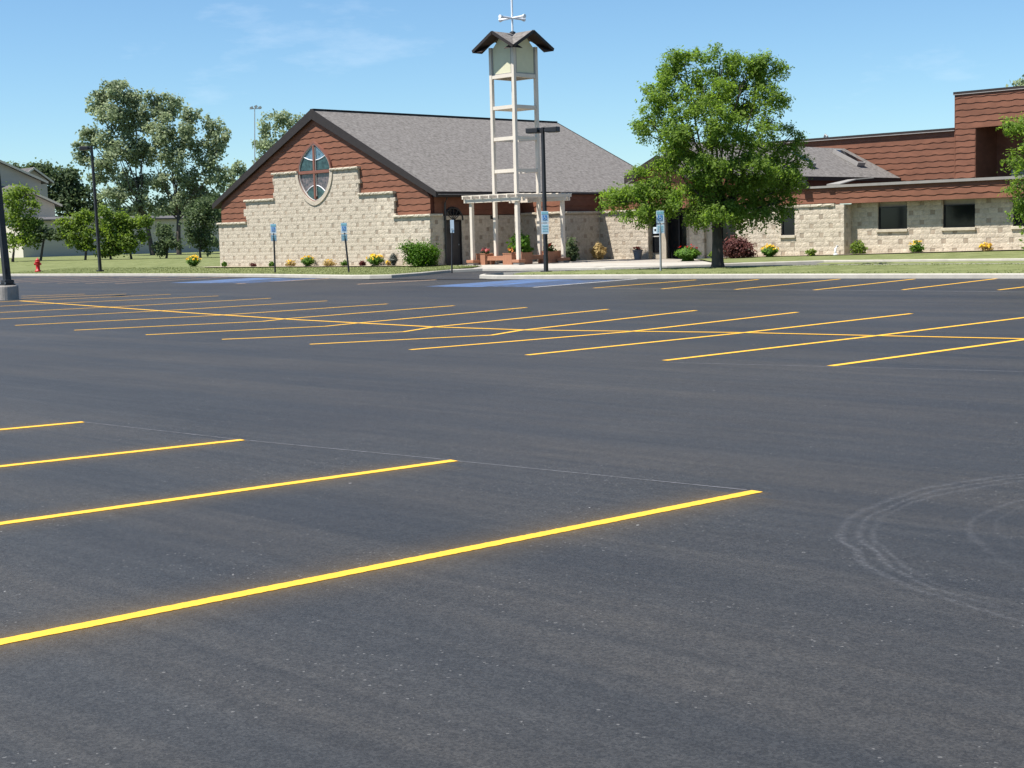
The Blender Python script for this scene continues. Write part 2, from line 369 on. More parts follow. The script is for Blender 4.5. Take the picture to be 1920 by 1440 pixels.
# concrete walk: scored slabs, each a piece
wk = struct(MB().poly([(-50.2, 47.75, .33), (-46.5, 47.8, .33), (-42, 48.2, .33), (-39.7, 49.35, .35), (-38.4, 50.6, .38), (-38.4, 51.5, .40), (-44.3, 59.6, .42), (-52, 59.6, .42), (-54.9, 56.4, .41), (-54.9, 50.2, .41), (-52.2, 49.2, .39)]).build('walkway', 'concrete'))
for i in range(9):
    for j in range(7):
        x0 = -54.4+i*1.6; y0 = 48.3+j*1.6
        c = (x0+.8, y0+.8)
        if c[0] > -40.2-(c[1]-51)*.55 or c[1] > 58.8 or (c[0] > -42.5 and c[1] < 50.3) or (c[0] < -50.5 and c[1] < 51.0): continue
        z = .335+min(.085, max(0, c[1]-48)*.01)
        q = MB().box((x0+.01, y0+.01, z-.03), (x0+1.59, y0+1.59, z+.018)).build('slab', 'walk', wk)
# planting bed along the gable
loft('planting_bed', 'mulch', [(-74.2, 49.0, .46), (-54.0, 49.0, .46)], [(-74.2, 49.9, .47), (-54.0, 49.9, .47)], 1)
loft('planting_bed', 'mulch', [(-42.5, 56.6, .53), (-36, 56.7, .61), (-28, 57.1, .72), (-8, 57.1, .76)], [(-42.5, 57.9, .55), (-36, 57.9, .62), (-28, 57.9, .73), (-8, 57.9, .77)], 1)

# painted markings, each a thin sheet on the lot
def stripe(*pts, wd=.122, m='yellow_paint', dz=.004, name='parking_line', ragged=False):
    pts = [np.array(p, float) for p in pts]; mb = MB()
    if ragged: pts = [pts[0]+(pts[1]-pts[0])*t for t in np.linspace(0, 1, 220)]
    n = len(pts)
    for i, p in enumerate(pts):
        d = pts[min(i+1, n-1)]-pts[max(i-1, 0)]; nn = np.array([-d[1], d[0]])/np.linalg.norm(d)*wd/2
        for s in (1, -1): q = p[:2]+nn*s*(1+(rnd.uniform(-.09, .05) if ragged else 0)); mb.v.append((q[0], q[1], lot_z(q[1])+dz))
    for i in range(n-1): mb.f.append((2*i, 2*i+1, 2*i+3, 2*i+2))
    return mb.build(name, m, lot)
def g2(u, v, z=0): return onz(u, v, z)[:2]
# nearest row
ends = [(1420, 921.5), (852, 863.8), (455, 825), (156, 791.5)]; lefts = [(0, 1205), (0, 982.5), (0, 875), (0, 806)]
def halo_material():  # soft orange glow around the yellow lines, painted as a tint fading outwards
    M = bpy.data.materials.new('halo_strip'); M.use_nodes = True; t = M.node_tree; n = t.nodes; l = t.links
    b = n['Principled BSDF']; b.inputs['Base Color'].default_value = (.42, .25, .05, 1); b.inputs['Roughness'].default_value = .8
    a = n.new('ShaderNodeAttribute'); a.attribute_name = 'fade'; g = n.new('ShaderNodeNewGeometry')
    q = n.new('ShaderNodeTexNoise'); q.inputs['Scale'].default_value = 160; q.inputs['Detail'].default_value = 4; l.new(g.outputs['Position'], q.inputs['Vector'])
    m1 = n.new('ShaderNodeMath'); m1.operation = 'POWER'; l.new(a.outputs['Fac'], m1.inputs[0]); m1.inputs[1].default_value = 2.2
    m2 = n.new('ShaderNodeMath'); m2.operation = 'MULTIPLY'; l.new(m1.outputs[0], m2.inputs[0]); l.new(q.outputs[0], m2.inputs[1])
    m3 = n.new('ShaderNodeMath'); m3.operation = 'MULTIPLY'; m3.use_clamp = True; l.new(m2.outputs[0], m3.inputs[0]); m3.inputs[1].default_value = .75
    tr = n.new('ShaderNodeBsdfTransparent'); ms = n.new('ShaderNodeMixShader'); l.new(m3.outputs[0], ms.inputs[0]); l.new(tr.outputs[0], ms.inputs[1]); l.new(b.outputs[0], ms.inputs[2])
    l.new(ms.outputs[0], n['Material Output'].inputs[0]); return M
HALO = halo_material()
def halo_strip(a, b, wd, k_=.75, dz=.002):
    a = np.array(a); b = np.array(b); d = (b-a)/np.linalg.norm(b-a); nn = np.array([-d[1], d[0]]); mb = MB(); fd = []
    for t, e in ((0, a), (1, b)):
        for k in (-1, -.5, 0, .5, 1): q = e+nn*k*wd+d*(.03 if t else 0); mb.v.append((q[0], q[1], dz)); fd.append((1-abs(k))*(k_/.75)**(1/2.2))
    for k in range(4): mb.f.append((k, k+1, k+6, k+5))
    o = mb.build('line_halo', HALO, lot); at = o.data.attributes.new('fade', 'FLOAT', 'POINT'); at.data.foreach_set('value', fd); return o
for e, lf in zip(ends, lefts):
    a = g2(*e); b = g2(*lf); d = (b-a)/np.linalg.norm(b-a); c = a+d*max(5.6, np.linalg.norm(b-a)+.3)
    stripe(a, c, wd=.105, ragged=True); halo_strip(a, c, .20, .42); halo_strip(a+(c-a)*.03, c, .62, .22, .0012)
for k in range(1, 12):
    a = g2(*ends[3]) + (g2(*ends[3])-g2(*ends[1]))/2*k
    stripe(a, a+(c-g2(*ends[3]))/np.linalg.norm(c-g2(*ends[3]))*5.6)
# double row across the middle
for ln in ([(-160, 578), (0, 566), (320, 552)], [(-200, 584), (0, 574.3), (130, 567.7), (410, 555)], [(-140, 593), (0, 586), (213, 575.5), (508, 559.3)],
           [(-60, 601.5), (0, 598.3), (300, 583), (613, 564.3)], [(28, 610.3), (400, 592), (726.7, 570)], [(139, 619.3), (493, 602.7), (540, 597.5), (851.7, 573.3)],
           [(273, 628), (610, 612), (673, 605.7), (987, 576.7)], [(416, 636.5), (756.7, 622.3), (813, 613.3), (1140, 580)],
           [(581, 645.7), (921.7, 628.7), (973, 620), (1305, 582.2)], [(769, 656), (1177, 622.4), (1495, 585.6)],
           [(987.7, 666), (1394.7, 624), (1708.7, 588.2)], [(1246, 676.2), (1655, 628.3), (1950, 592)], [(1557, 686.4), (1920, 637), (2230, 595)],
           [(40, 559.5), (237, 551.5)], [(40, 555.5), (160, 551.5)]):
    stripe(*[g2(*p) for p in ln])
stripe(*[g2(*p) for p in [(36.7, 564.3), (180, 574.5), (350, 586.5), (560, 600), (813, 613.3), (993, 619.3), (1200, 621.7), (1394.7, 624), (1634, 629.6), (1920, 635.6), (2250, 642)]], dz=.006, name='row_centre_line')
for k in range(1, 6):
    o_ = np.array([2.7*k, .12*k]); stripe(*[g2(*p)+o_ for p in [(1557, 686.4), (1920, 637), (2230, 595)]])
stripe(g2(2250, 642), g2(2250, 642)+np.array([12., .6]), dz=.006, name='row_centre_line')
for k in range(1, 7): stripe((-18.9+2.72*k, 37.4), (-19.4+2.72*k, 43.2))
# stalls along the kerb
kz = .055
for a, b in (((1240, 541), (1422, 524)), ((1378, 542), (1575, 523.5)), ((1526, 543), (1715, 523.5)), ((1692, 543), (1876, 522.5)), ((1872, 543.5), (2060, 522.5)), ((1113, 539.5), (1305, 524.5))):
    p, q = g2(*a, kz-.03), g2(*b, .09); q[1] = min(q[1], 43.15); stripe(p, q)
stripe(g2(1000, 538, .03), (-35.7, 42.6), m='white_paint')
for k in range(7):
    x = -63.4-2.75*k; stripe((x, 37.2), (x, 43.6), m='faded_paint')
stripe(g2(443, 532, .03), (-53.6, 42.3), wd=.16, m='faded_paint'); stripe(g2(670, 533, .03), (-45.3, 42.3), wd=.16, m='faded_paint')
def sheet(pts, m, name, dz=.004):
    return MB().poly([(x, y, lot_z(y)+dz) for x, y in pts]).build(name, m, lot)
# blue painted accessible stalls: hatched bars and solid symbol fields
sheet([(-60.2, 38.2), (-56.9, 38.2), (-56.9, 42.6), (-60.2, 42.6)], 'blue_paint', 'blue_field')
for k in range(5):
    x = -56.6+k*.55; sheet([(x, 38.3), (x+.3, 38.3), (x+.3, 42.5), (x, 42.5)], 'blue_paint', 'blue_bar')
sheet([(-41.2, 37.0), (-38.2, 37.0), (-38.2, 42.0), (-41.2, 42.0)], 'blue_paint', 'blue_field')
for k in range(4):
    x = -38.0+k*.55; sheet([(x, 37.2), (x+.3, 37.2), (x+.3, 41.8), (x, 41.8)], 'blue_paint', 'blue_bar')
# chalk snap lines left by the striping crew
for a, b in (((156, 791.5), (452, 825)), ((455, 825), (850, 863.5)), ((852, 864), (1400, 919))): stripe(g2(*a), g2(*b), wd=.011, m='chalk', dz=.0025, name='chalk_line')
stripe(g2(1260, 680), g2(1920, 697), wd=.018, m='chalk', dz=.0025, name='chalk_line'); stripe(g2(1113, 539.5, .03), g2(1920, 546, .03), wd=.05, m='chalk', dz=.0025, name='chalk_line')

# ------------------------------------------------------------ stone block walls
CH, BW = .203, .406
def rocky(seed, wd, h, dep=.16, amp=.010, nx=5, nz=3):
    r = random.Random(seed); mb = MB(); x0 = -wd/2+.002; x1 = wd/2-.002; z0 = .002; z1 = h-.002
    for j in range(nz+1):
        for i in range(nx+1):
            edge = i in (0, nx) or j in (0, nz)
            mb.v.append((x0+(x1-x0)*i/nx+(0 if edge else r.uniform(-.02, .02)), -.003-r.random()*.005 if edge else -.007-r.random()*amp, z0+(z1-z0)*j/nz+(0 if edge else r.uniform(-.012, .012))))
    for j in range(nz):
        for i in range(nx): u = j*(nx+1)+i; mb.f.append((u, u+1, u+nx+2, u+nx+1))
    k = len(mb.v); mb.v += [(x0, dep, z0), (x1, dep, z0), (x1, dep, z1), (x0, dep, z1)]
    W = nx+1
    mb.f.append(tuple(range(nx, -1, -1))+(k, k+1)); mb.f.append(tuple(nz*W+i for i in range(W))+(k+2, k+3))
    mb.f.append(tuple(j*W for j in range(nz+1))+(k+3, k)); mb.f.append(tuple(j*W+nx for j in range(nz, -1, -1))+(k+1, k+2))
    return mb
BLK = [rocky(i, BW, CH) for i in range(8)]
BLKM = [b.mesh('block', 'stone') for b in BLK]
ACC = MB().box((-.094, .003, .01), (.094, .16, CH-.01)).mesh('accent_block', 'accent')
class Stone:
    """collects the blocks of one building, then makes the 300 nearest single objects and joins the rest"""
    def __init__(s): s.items = []
    def wall(s, part, p0, axis, length, z0, z1fn, hole=None, phase=0, thick=.16):
        """p0 = left end of the face (seen from outside), axis 'X' faces -Y, axis 'Y' faces +X"""
        n = 0; z = z0
        while True:
            top = [t for t in (z1fn(u) for u in np.linspace(.05, length-.05, 60))]
            if z+CH*.6 > max(top): break
            u = 0.; pat = n % 2; cells = []
            if pat == 0:
                cells = [BW, BW, -CH]; off_ = (.5075 if (n//2) % 2 else 0)+phase
            else: cells = [BW]; off_ = (CH if (n//2) % 2 else 0)+phase+.1
            u = -(off_ % 1.015) if pat == 0 else -(off_ % BW); k = 0
            while u < length-.01:
                c = cells[k % len(cells)]; k += 1; a = max(u, 0); b = min(u+abs(c), length); u += abs(c)
                if b-a < .05: continue
                mid = (a+b)/2
                if z+CH*.6 > z1fn(mid): continue
                segs = [(a, b)]
                if hole:
                    h = hole(z+CH/2)
                    if h:
                        segs = [(max(a, a), min(b, h[0])), (max(a, h[1]), b)]
                for (sa, sb) in segs:
                    if sb-sa < .06: continue
                    s.items.append((part, tuple(p0), axis, (sa+sb)/2, z, sb-sa, c < 0))
            z += CH; n += 1
    def emit(s, thing, limit=300):
        def M(it):
            part, p0, ax, u, z, wd, acc = it
            if ax == 'X': loc = (p0[0]+u, p0[1], z); rot = 0
            else: loc = (p0[0], p0[1]+u, z); rot = math.pi/2
            return Matrix.Translation(Vector(loc)) @ Matrix.Rotation(rot, 4, 'Z') @ Matrix.Diagonal((wd/(CH if acc else BW), 1, 1, 1))
        s.items.sort(key=lambda it: np.linalg.norm(np.array((it[1][0]+(it[3] if it[2] == 'X' else 0), it[1][1]+(it[3] if it[2] == 'Y' else 0), it[4]))-CAM))
        nb = na = 0; rest = MB()
        for i, it in enumerate(s.items):
            m_ = M(it)
            if it[6]:
                if na < limit:
                    o = bpy.data.objects.new('accent_block', ACC); o.matrix_local = Matrix.Translation(-Vector(it[0]['o'])) @ m_; link(o, it[0]['e']); na += 1
                continue
            k = rnd.randrange(8)
            if nb < limit:
                o = bpy.data.objects.new('block', BLKM[k]); o.matrix_local = Matrix.Translation(-Vector(it[0]['o'])) @ m_; link(o, it[0]['e']); nb += 1
            else:
                i0 = len(rest.v); rest.v += [tuple(m_ @ Vector(v)) for v in BLK[k].v]; rest.f += [tuple(i0+q for q in f) for f in BLK[k].f]
        if rest.v: rest.build('stone_blocks', 'stone', thing)['kind'] = 'stuff'
def wallpart(thing, name, m, *boxes):
    mb = MB()
    for a, b in boxes: mb.box(a, b)
    o = mb.build(name, m, thing)
    return {'e': o, 'o': tuple(thing.location)}
def coping(part, p0, axis, length, z, h=.12, out=.10, dep=.45, step=.62):
    """rough cap stones in lengths"""
    n = max(1, round(length/step)); st = length/n
    for i in range(n):
        r = rocky(rnd.randrange(999), st-.012, h, dep, .03, 6, 2)
        me = MB(); R_ = Matrix.Rotation(0 if axis == 'X' else math.pi/2, 4, 'Z')
        loc = Vector((p0[0]+st*(i+.5), p0[1]-out, z)) if axis == 'X' else Vector((p0[0]+out, p0[1]+st*(i+.5), z))
        me.v = [tuple(Matrix.Translation(loc) @ R_ @ Vector(v)) for v in r.v]; me.f = r.f
        me.build('cap_stone', 'coping', part['e'])

# ------------------------------------------------------------ lapped shingle panels with a wavy butt edge
def shingles(part, axis, plane, z0, z1, ext, row=.315, seed=0, name='shingle_course'):
    """ext(z) -> list of (u0,u1) spans of the wall at that height"""
    r = random.Random(seed); z = z0; k = 0
    while z < z1-.05:
        h = min(row, z1-z); spB = ext(z+.02); spT = ext(z+h-.005)
        ph = r.random()*5
        for (a0, a1), (b0, b1) in zip(spB, spT):
            if b1-b0 < .03: b0 = b1 = (max(a0, min(a1, (b0+b1)/2)))
            if a1-a0 < .1: continue
            n = max(2, int((a1-a0)/.14)); mb = MB()
            for i in range(n+1):
                t = i/n; u = a0+(a1-a0)*t; ut = b0+(b1-b0)*t
                s_ = ((u+ph*.3)/.72) % 1
                dz = -.042*(.5+.5*math.cos(2*math.pi*min(1, s_*1.25))) + r.uniform(-.006, .006) + .012*math.sin(u*1.3+ph)
                if k == 0: dz = 0
                for uu, zz, o_ in ((ut, z+h+.01, .012), (u, z+dz, .045), (u, z+dz, .0)):
                    mb.v.append((uu, plane-o_, zz) if axis == 'X' else (plane+o_, uu, zz))
            for i in range(n): mb.f += [(3*i, 3*i+1, 3*i+4, 3*i+3), (3*i+1, 3*i+2, 3*i+5, 3*i+4)]
            mb.f += [(0, 1, 2), (3*n, 3*n+1, 3*n+2)]
            mb.build(name, 'siding', part['e'])
        z += row; k += 1

# ------------------------------------------------------------ the church
GY, GXC = 49.82, -64.03                     # gable plane and centre line
ZB, EZ, RZ, EXH = .42, 4.05, 8.75, 9.58     # base, eave, ridge, eave half width
church = empty('church', (GXC, 59, ZB), 'brown shingled stone church with steep grey roof and pointed stained glass window', 'church')
st = Stone()
def roofz(x): return RZ-abs(x-GXC)*(RZ-EZ)/EXH
SW = -54.95                                  # side wall facing +X
body = wallpart(church, 'side_wall', 'siding_back', ((-72.9, GY+.36, ZB), (SW-.31, 68.0, 3.98)))
gp = wallpart(church, 'gable_wall', 'mortar', ((-73.1, GY+.013, ZB), (SW-.05, GY+.35, 2.87)), ((-70.36, GY+.013, 2.871), (-57.66, GY+.35, 3.64)), ((-70.36, GY+.013, 3.641), (GXC-1.62, GY+.35, 4.09)), ((GXC+1.62, GY+.013, 3.641), (-57.66, GY+.35, 4.09)), ((-67.67, GY+.013, 4.091), (GXC-1.62, GY+.35, 5.47)), ((GXC+1.62, GY+.013, 4.091), (-60.39, GY+.35, 5.47)), ((GXC-1.619, GY+.14, 3.642), (GXC+1.619, GY+.35, 5.46)))
TI = [(9.1, 2.88), (6.38, 4.10), (3.67, 5.49)]
def gtop(u):
    a = abs(-73.13+u-GXC); return 5.49 if a < 3.67 else 4.10 if a < 6.38 else 2.88
WZ = 5.47
def wwid(z):
    t = (z-WZ)/1.45
    if t >= 0: return 1.31*max(0, 1-t**2.2) if t <= 1 else 0
    s_ = -t*1.45/1.5
    return 1.31*max(0, 1-s_**2)**.60 if s_ <= 1 else 0
def hole(z):
    if z < WZ-1.5-.18: return None
    zz = (z-WZ)*.93+WZ
    wv = 1.5*wwid(zz)/1.31
    return (GXC-wv+73.13, GXC+wv+73.13) if wv > .05 else None
st.wall(gp, (-73.13, GY, ZB), 'X', 18.2, ZB+.02, gtop, hole)
for s_ in (-1, 1):
    coping(gp, (GXC+s_*(9.1 if s_ < 0 else 6.34)-.06*(s_ < 0), GY, 0), 'X', 2.76+.1, 2.86)
    coping(gp, (GXC+(-6.42 if s_ < 0 else 3.63), GY, 0), 'X', 2.83, 4.08)
    coping(gp, (GXC+(-3.72 if s_ < 0 else 1.42), GY, 0), 'X', 2.32, 5.46)
# shingled gable above and behind the stone
gs = wallpart(church, 'gable_siding', 'siding_back')
mbk = MB().prism([(GXC-8.95, GY+.19, 2.6), (GXC+8.95, GY+.19, 2.6), (GXC+8.95, GY+.19, roofz(GXC+8.95)-.15), (GXC, GY+.19, RZ-.15), (GXC-8.95, GY+.19, roofz(GXC-8.95)-.15)], (0, .2, 0))
gs = {'e': mbk.build('gable_siding', 'siding_back', church), 'o': tuple(church.location)}
def gext(z):
    hw = min(8.98, max(0, (RZ-.35-z)*EXH/(RZ-EZ)))
    inn = 6.3 if z < 3.95 else 3.6 if z < 5.35 else 0
    if inn and hw > inn: return [(GXC-hw, GXC-inn), (GXC+inn, GXC+hw)]
    return [(GXC-hw, GXC), (GXC, GXC+hw)]
shingles(gs, 'X', GY+.17, 2.90, RZ-.42, gext, seed=3)
# window: frame, cross, leading, panes
win = MB()
def outline(k, n=20):
    top = [(k*wwid(WZ+1.45*t), WZ+(1.45+(k-1)*1.7)*t) for t in np.linspace(0, 1, n)]
    bot = [(k*wwid(WZ-1.5*t), WZ-(1.5+(k-1)*1.3)*t) for t in np.sin(np.linspace(math.pi/2, 0, n))]
    return [(-x, z) for x, z in bot][::-1][:-1]+[(x, z) for x, z in bot][:-1]+top[:-1]+[(-x, z) for x, z in top][::-1][:-1]
def ringmesh(k0, k1, y0, y1, sel=None):
    mb = MB(); a, b = outline(k0), outline(k1); n = len(a)
    for i in range(n):
        j = (i+1) % n
        if sel and not sel((a[i][1]+a[j][1])/2): continue
        pa, pb, qa, qb = a[i], b[i], a[j], b[j]; V = lambda p, y: (GXC+p[0], y, p[1])
        mb.poly([V(pa, y0), V(qa, y0), V(qb, y0), V(pb, y0)]); mb.poly([V(pa, y0), V(pa, y1), V(qa, y1), V(qa, y0)]); mb.poly([V(pb, y0), V(qb, y0), V(qb, y1), V(pb, y1)])
    return mb
window = MB().prism([(GXC+x, GY+.115, z) for x, z in outline(1.02)], (0, .24, 0)).build('window', 'window_brown', church)
ringmesh(1.0, 1.022, GY+.02, GY+.3).build('frame', 'lead_trim', window)
ringmesh(1.023, 1.10, GY+.0, GY+.34, lambda z: z > WZ-.02).build('frame', 'window_brown', window)
ringmesh(1.05, 1.22, GY-.06, GY+.2, lambda z: z < WZ).build('stone_surround', 'stone', gp['e']); ringmesh(1.023, 1.049, GY+.0, GY+.2, lambda z: z < WZ).build('frame', 'window_brown', window)
def arcz(x, top): return (WZ+.61+.23*(abs(x)/.96)**2) if top else (WZ-.72-.34*(abs(x)/.8)**2)
def pane(sx, z0f, z1f, m):
    P = []; xs_ = np.linspace(.075, 1.28, 14); top = []; bot = []
    for x in xs_:
        zt = WZ+1.45*max(0, 1-x/1.31)**(1/2.2); zb = WZ-1.5*max(0, 1-(x/1.31)**(1/.60))**.5
        a = max(z0f(x), zb); b = min(z1f(x), zt)
        if b-a > .02: bot.append((x, a)); top.append((x, b))
    pts = bot+top[::-1]
    if len(pts) > 3: MB().prism([(GXC+sx*x, GY+.085, z) for x, z in pts], (0, .025, 0)).build('pane', m, window)
for sx in (-1, 1):
    pane(sx, lambda x: arcz(x, 1)+.025, lambda x: 99, 'glass_blue'); pane(sx, lambda x: WZ+.09, lambda x: arcz(x, 1)-.025, 'glass_green')
    pane(sx, lambda x: arcz(x, 0)+.025, lambda x: WZ-.09, 'glass_mixed'); pane(sx, lambda x: -99, lambda x: arcz(x, 0)-.025, 'glass_green')
    for tp in (1, 0):
        pts = [(GXC+sx*x, GY+.07, arcz(x, tp)) for x in np.linspace(.05, .95 if tp else .79, 10)]
        MB().tube(pts, .028, 6).build('leading', 'white_metal', window)
MB().box((GXC-.075, GY-.02, WZ-1.44), (GXC+.075, GY+.11, WZ+1.42)).build('mullion', 'window_brown', window, bevel=.015)
MB().box((GXC-1.3, GY-.025, WZ-.10), (GXC+1.3, GY+.11, WZ+.06)).build('transom', 'window_brown', window, bevel=.015)
for s_ in (-1, 1): MB().box((GXC+s_*.095-.015, GY+.03, WZ-1.3), (GXC+s_*.095+.015, GY+.10, WZ+1.3)).build('leading', 'lead_trim', window)
# roof: two slopes, rake boards, eaves
RY0, RY1 = GY+.0, 68.84
roof = MB()
for s_ in (-1, 1):
    x1 = GXC+s_*EXH
    roof.prism([(GXC, RY0, RZ), (x1, RY0, EZ), (x1, RY0, EZ-.12), (GXC, RY0, RZ-.14)], (0, RY1-RY0, 0))
roof = roof.build('roof', 'shingle_roof', church)
for s_ in (-1, 1):
    x1 = GXC+s_*(EXH+.03)
    MB().prism([(GXC, RY0-.05, RZ+.03), (x1, RY0-.05, EZ+.02), (x1, RY0-.05, EZ-.10), (x1-s_*.0, RY0-.05, EZ-.28), (GXC, RY0-.05, RZ-.50)], (0, .048, 0)).build('rake_board', 'dark_trim', roof)
    MB().prism([(GXC, RY0+.002, RZ-.16), (x1-s_*.06, RY0+.002, EZ-.16), (x1-s_*.06, RY0+.002, EZ-.24), (GXC, RY0+.002, RZ-.26)], (0, .66, 0)).build('rake_soffit', 'soffit', roof)
    MB().prism([(GXC, RY1-.02, RZ+.03), (x1, RY1-.02, EZ+.02), (x1, RY1-.02, EZ-.2), (GXC, RY1-.02, RZ-.3)], (0, .05, 0)).build('rake_board', 'dark_trim', roof)
    a, b = sorted((x1, x1-s_*.06))
    MB().box((a, RY0, EZ-.24), (b, RY1, EZ+.005)).build('fascia', 'dark_trim', roof)
    a, b = sorted((x1+s_*.005, x1+s_*.05)); MB().box((a, RY0+.1, EZ-.15), (b, RY1, EZ-.12)).build('drip_edge', 'gutter', roof)
MB().box((SW-.3, GY+.3, EZ-.26), (GXC+EXH-.06, 68.0, EZ-.20)).build('soffit', 'soffit', church)
MB().beam((GXC, RY0, RZ+.015), (GXC, RY1, RZ+.015), .30, .05).build('ridge_cap', 'dark_trim', roof)
# side wall with door, then the two stepped bays
BY1, BX2, BY2, BX3 = 56.33, -52.2, 59.35, -48.95
sw = wallpart(church, 'side_stone_wall', 'mortar', ((SW-.3, GY+.37, ZB), (SW-.17, BY1+.3, 2.95)))
st.wall(sw, (SW, GY+.02, ZB), 'Y', BY1-GY, ZB+.02, lambda u: 2.9, lambda z: (1.02, 2.12) if z < 2.6 else (4.15, 4.78) if z > 1.55 else None)
ss = {'e': MB().box((SW-.28, GY+.36, 2.9), (SW-.10, BY1+.2, EZ-.25)).build('side_siding', 'siding_back', church), 'o': tuple(church.location)}
shingles(ss, 'Y', SW-.09, 2.92, EZ-.27, lambda z: [(GY+.38, BY1)], seed=8)
coping(sw, (SW, GY, 0), 'Y', .8, 2.86)
# gable return, downspout, lantern
MB().tube([(SW+.09, GY+.95, .5), (SW+.09, GY+.95, 3.5), (SW+.25, GY+.95, 3.75)], .05, 8).build('downspout', 'door_brown', church)
lan = MB().box((SW+.02, GY+1.28, 2.02), (SW+.07, GY+1.40, 2.2)).build('wall_lantern', 'dark_metal', church)
MB().lathe((SW+.16, GY+1.34, 1.88), [(.02, 0), (.07, .03), (.085, .2), (.10, .22), (.02, .32)], 8).build('lamp_shade', 'dark_metal', lan)
door = MB().box((SW-.16, 50.92, ZB), (SW-.10, 51.90, 2.56)).build('side_door', 'door_brown', church)
MB().box((SW-.11, 50.86, ZB), (SW-.03, 50.92, 2.6)).box((SW-.11, 51.90, ZB), (SW-.03, 51.96, 2.6)).box((SW-.11, 50.86, 2.56), (SW-.03, 51.96, 2.63)).build('door_frame', 'dark_trim', door)
MB().lathe((SW-.06, 51.78, 1.4), [(.03, 0), (.03, .06)], 8).build('handle', 'galvanised', door)
an = np.linspace(0, math.pi, 14); cy_ = 51.41
tr = MB().prism([(SW-.03, cy_+.62*math.cos(a), 2.64+.62*math.sin(a)) for a in an], (-.1, 0, 0)).build('arched_transom', 'glass_dark', church)
for a in (.6, 1.05, 1.57, 2.1, 2.55): MB().beam((SW, cy_, 2.64), (SW, cy_+.62*math.cos(a), 2.64+.62*math.sin(a)), .04, .05, (1, 0, 0)).build('glazing_bar', 'dark_metal', tr)
MB().tube([(SW+.0, cy_+.63*math.cos(a), 2.64+.63*math.sin(a)) for a in an], .05, 6).build('arch_trim', 'dark_metal', tr)
sm = MB().box((SW-.14, GY+4.17, 1.62), (SW-.10, GY+4.76, 2.86)).build('side_window', 'glass_dark', church)
MB().box((SW-.12, GY+4.12, 1.46), (SW+.06, GY+4.86, 1.6)).build('sill', 'coping', sm)
# bays
for i, (x0, x1, y, yb, s0) in enumerate(((SW, BX2, BY1, BY2, 21), (BX2, BX3, BY2, 62.5, 33))):
    bp_ = wallpart(church, 'bay_wall', 'mortar', ((x0-.1, y+.02, ZB-.1), (x1-.02, yb+.5, 2.87)))
    st.wall(bp_, (x0, y, ZB), 'X', x1-x0, ZB-.06, lambda u: 2.86, phase=.3*i)
    st.wall(bp_, (x1, y, ZB), 'Y', (BY2-BY1) if i == 0 else .4, ZB-.06, lambda u: 2.86, phase=.6)
    coping(bp_, (x0-.02, y, 0), 'X', x1-x0+.1, 2.85); coping(bp_, (x1, y, 0), 'Y', (BY2-BY1) if i == 0 else 1.2, 2.85)
    bs = {'e': MB().box((x0-.1, y+.16, 2.9), (x1-.14, yb+.5, 3.85)).build('bay_siding', 'siding_back', church), 'o': tuple(church.location)}
    shingles(bs, 'X', y+.15, 2.98, 3.82, lambda z: [(x0-.1, x1-.10)], seed=s0); shingles(bs, 'Y', x1-.13, 2.98, 3.82, lambda z: [(y+.1, yb+.3)], seed=s0+1)
    MB().box((x0-.12, y+.02, 3.83), (x1+.02, yb+.5, 3.93)).build('bay_coping', 'dark_trim', church)
    MB().box((x1+.022, y+.02, 3.90), (x1+.05, yb+.4, 3.935)).build('drip_edge', 'gutter', church)
st.emit(church)

# ------------------------------------------------------------ entrance block and parish hall
hall = empty('parish_hall', (-36, 62, .6), 'long low stone hall with rust shingle fascia and a tall shingled block behind', 'building')
HS = Stone()
HY, HF = 57.8, 57.2
hw = wallpart(hall, 'front_wall', 'mortar', ((-36.05, HY+.14, .4), (4, HY+.5, 3.5)))
WIN = [(-34.72, -33.30, 1.66, 2.62), (-31.62, -30.16, 1.66, 2.62), (-28.5, -27.05, 1.66, 2.62), (-25.4, -23.95, 1.66, 2.62)]
class HoleList: pass
def hall_hole(z):
    return None
# stone laid in stretches between the windows
def stretch(part, x0, x1, y, z0, top, wins, ph=0):
    for k, (a, b, s0, s1) in enumerate([(None, None, None, None)]+wins):
        pass
    xs_ = [x0]+[v for w_ in wins for v in w_[:2]]+[x1]
    for i in range(0, len(xs_), 2):
        HS.wall(part, (xs_[i], y, 0), 'X', xs_[i+1]-xs_[i], z0, lambda u: top, phase=(xs_[i]-x0+ph) % 1.015)
    mb = MB()
    for i in range(0, len(xs_), 2): mb.box((xs_[i]+.01, y+.013, z0-.15), (xs_[i+1]-.01, y+.139, top-.02))
    for (a, b, s0, s1) in wins: mb.box((a-.009, y+.013, z0-.15), (b+.009, y+.139, s0-.14))
    mb.build('mortar_bed', 'mortar', part['e'])
    for (a, b, s0, s1) in wins:
        HS.wall(part, (a, y, 0), 'X', b-a, z0, lambda u: s0-.02, phase=(a-x0+ph) % 1.015)
        HS.wall(part, (a, y, 0), 'X', b-a, z0+CH*11, lambda u: top, phase=(a-x0+ph) % 1.015)
stretch(hw, -36.05, -27.0, HY, .60, 2.9, WIN[:2]+[(-28.5, -27.01, 1.66, 2.62)])
def hwindow(a, b, z0, z1, y, par, sill=True):
    wd_ = MB().box((a, y+.105, z0), (b, y+.13, z1)).build('window', 'glass_dark', par)
    MB().box((a, y+.05, z0), (a+.04, y+.104, z1)).box((b-.04, y+.05, z0), (b, y+.104, z1)).box((a+.04, y+.05, z1-.04), (b-.04, y+.104, z1)).box((a+.04, y+.05, z0), (b-.04, y+.104, z0+.04)).build('frame', 'dark_metal', wd_)
    if sill: MB().box((a-.05, y-.09, z0-.13), (b+.05, y+.10, z0-.004)).build('sill', 'coping', wd_, bevel=.015)
    return wd_
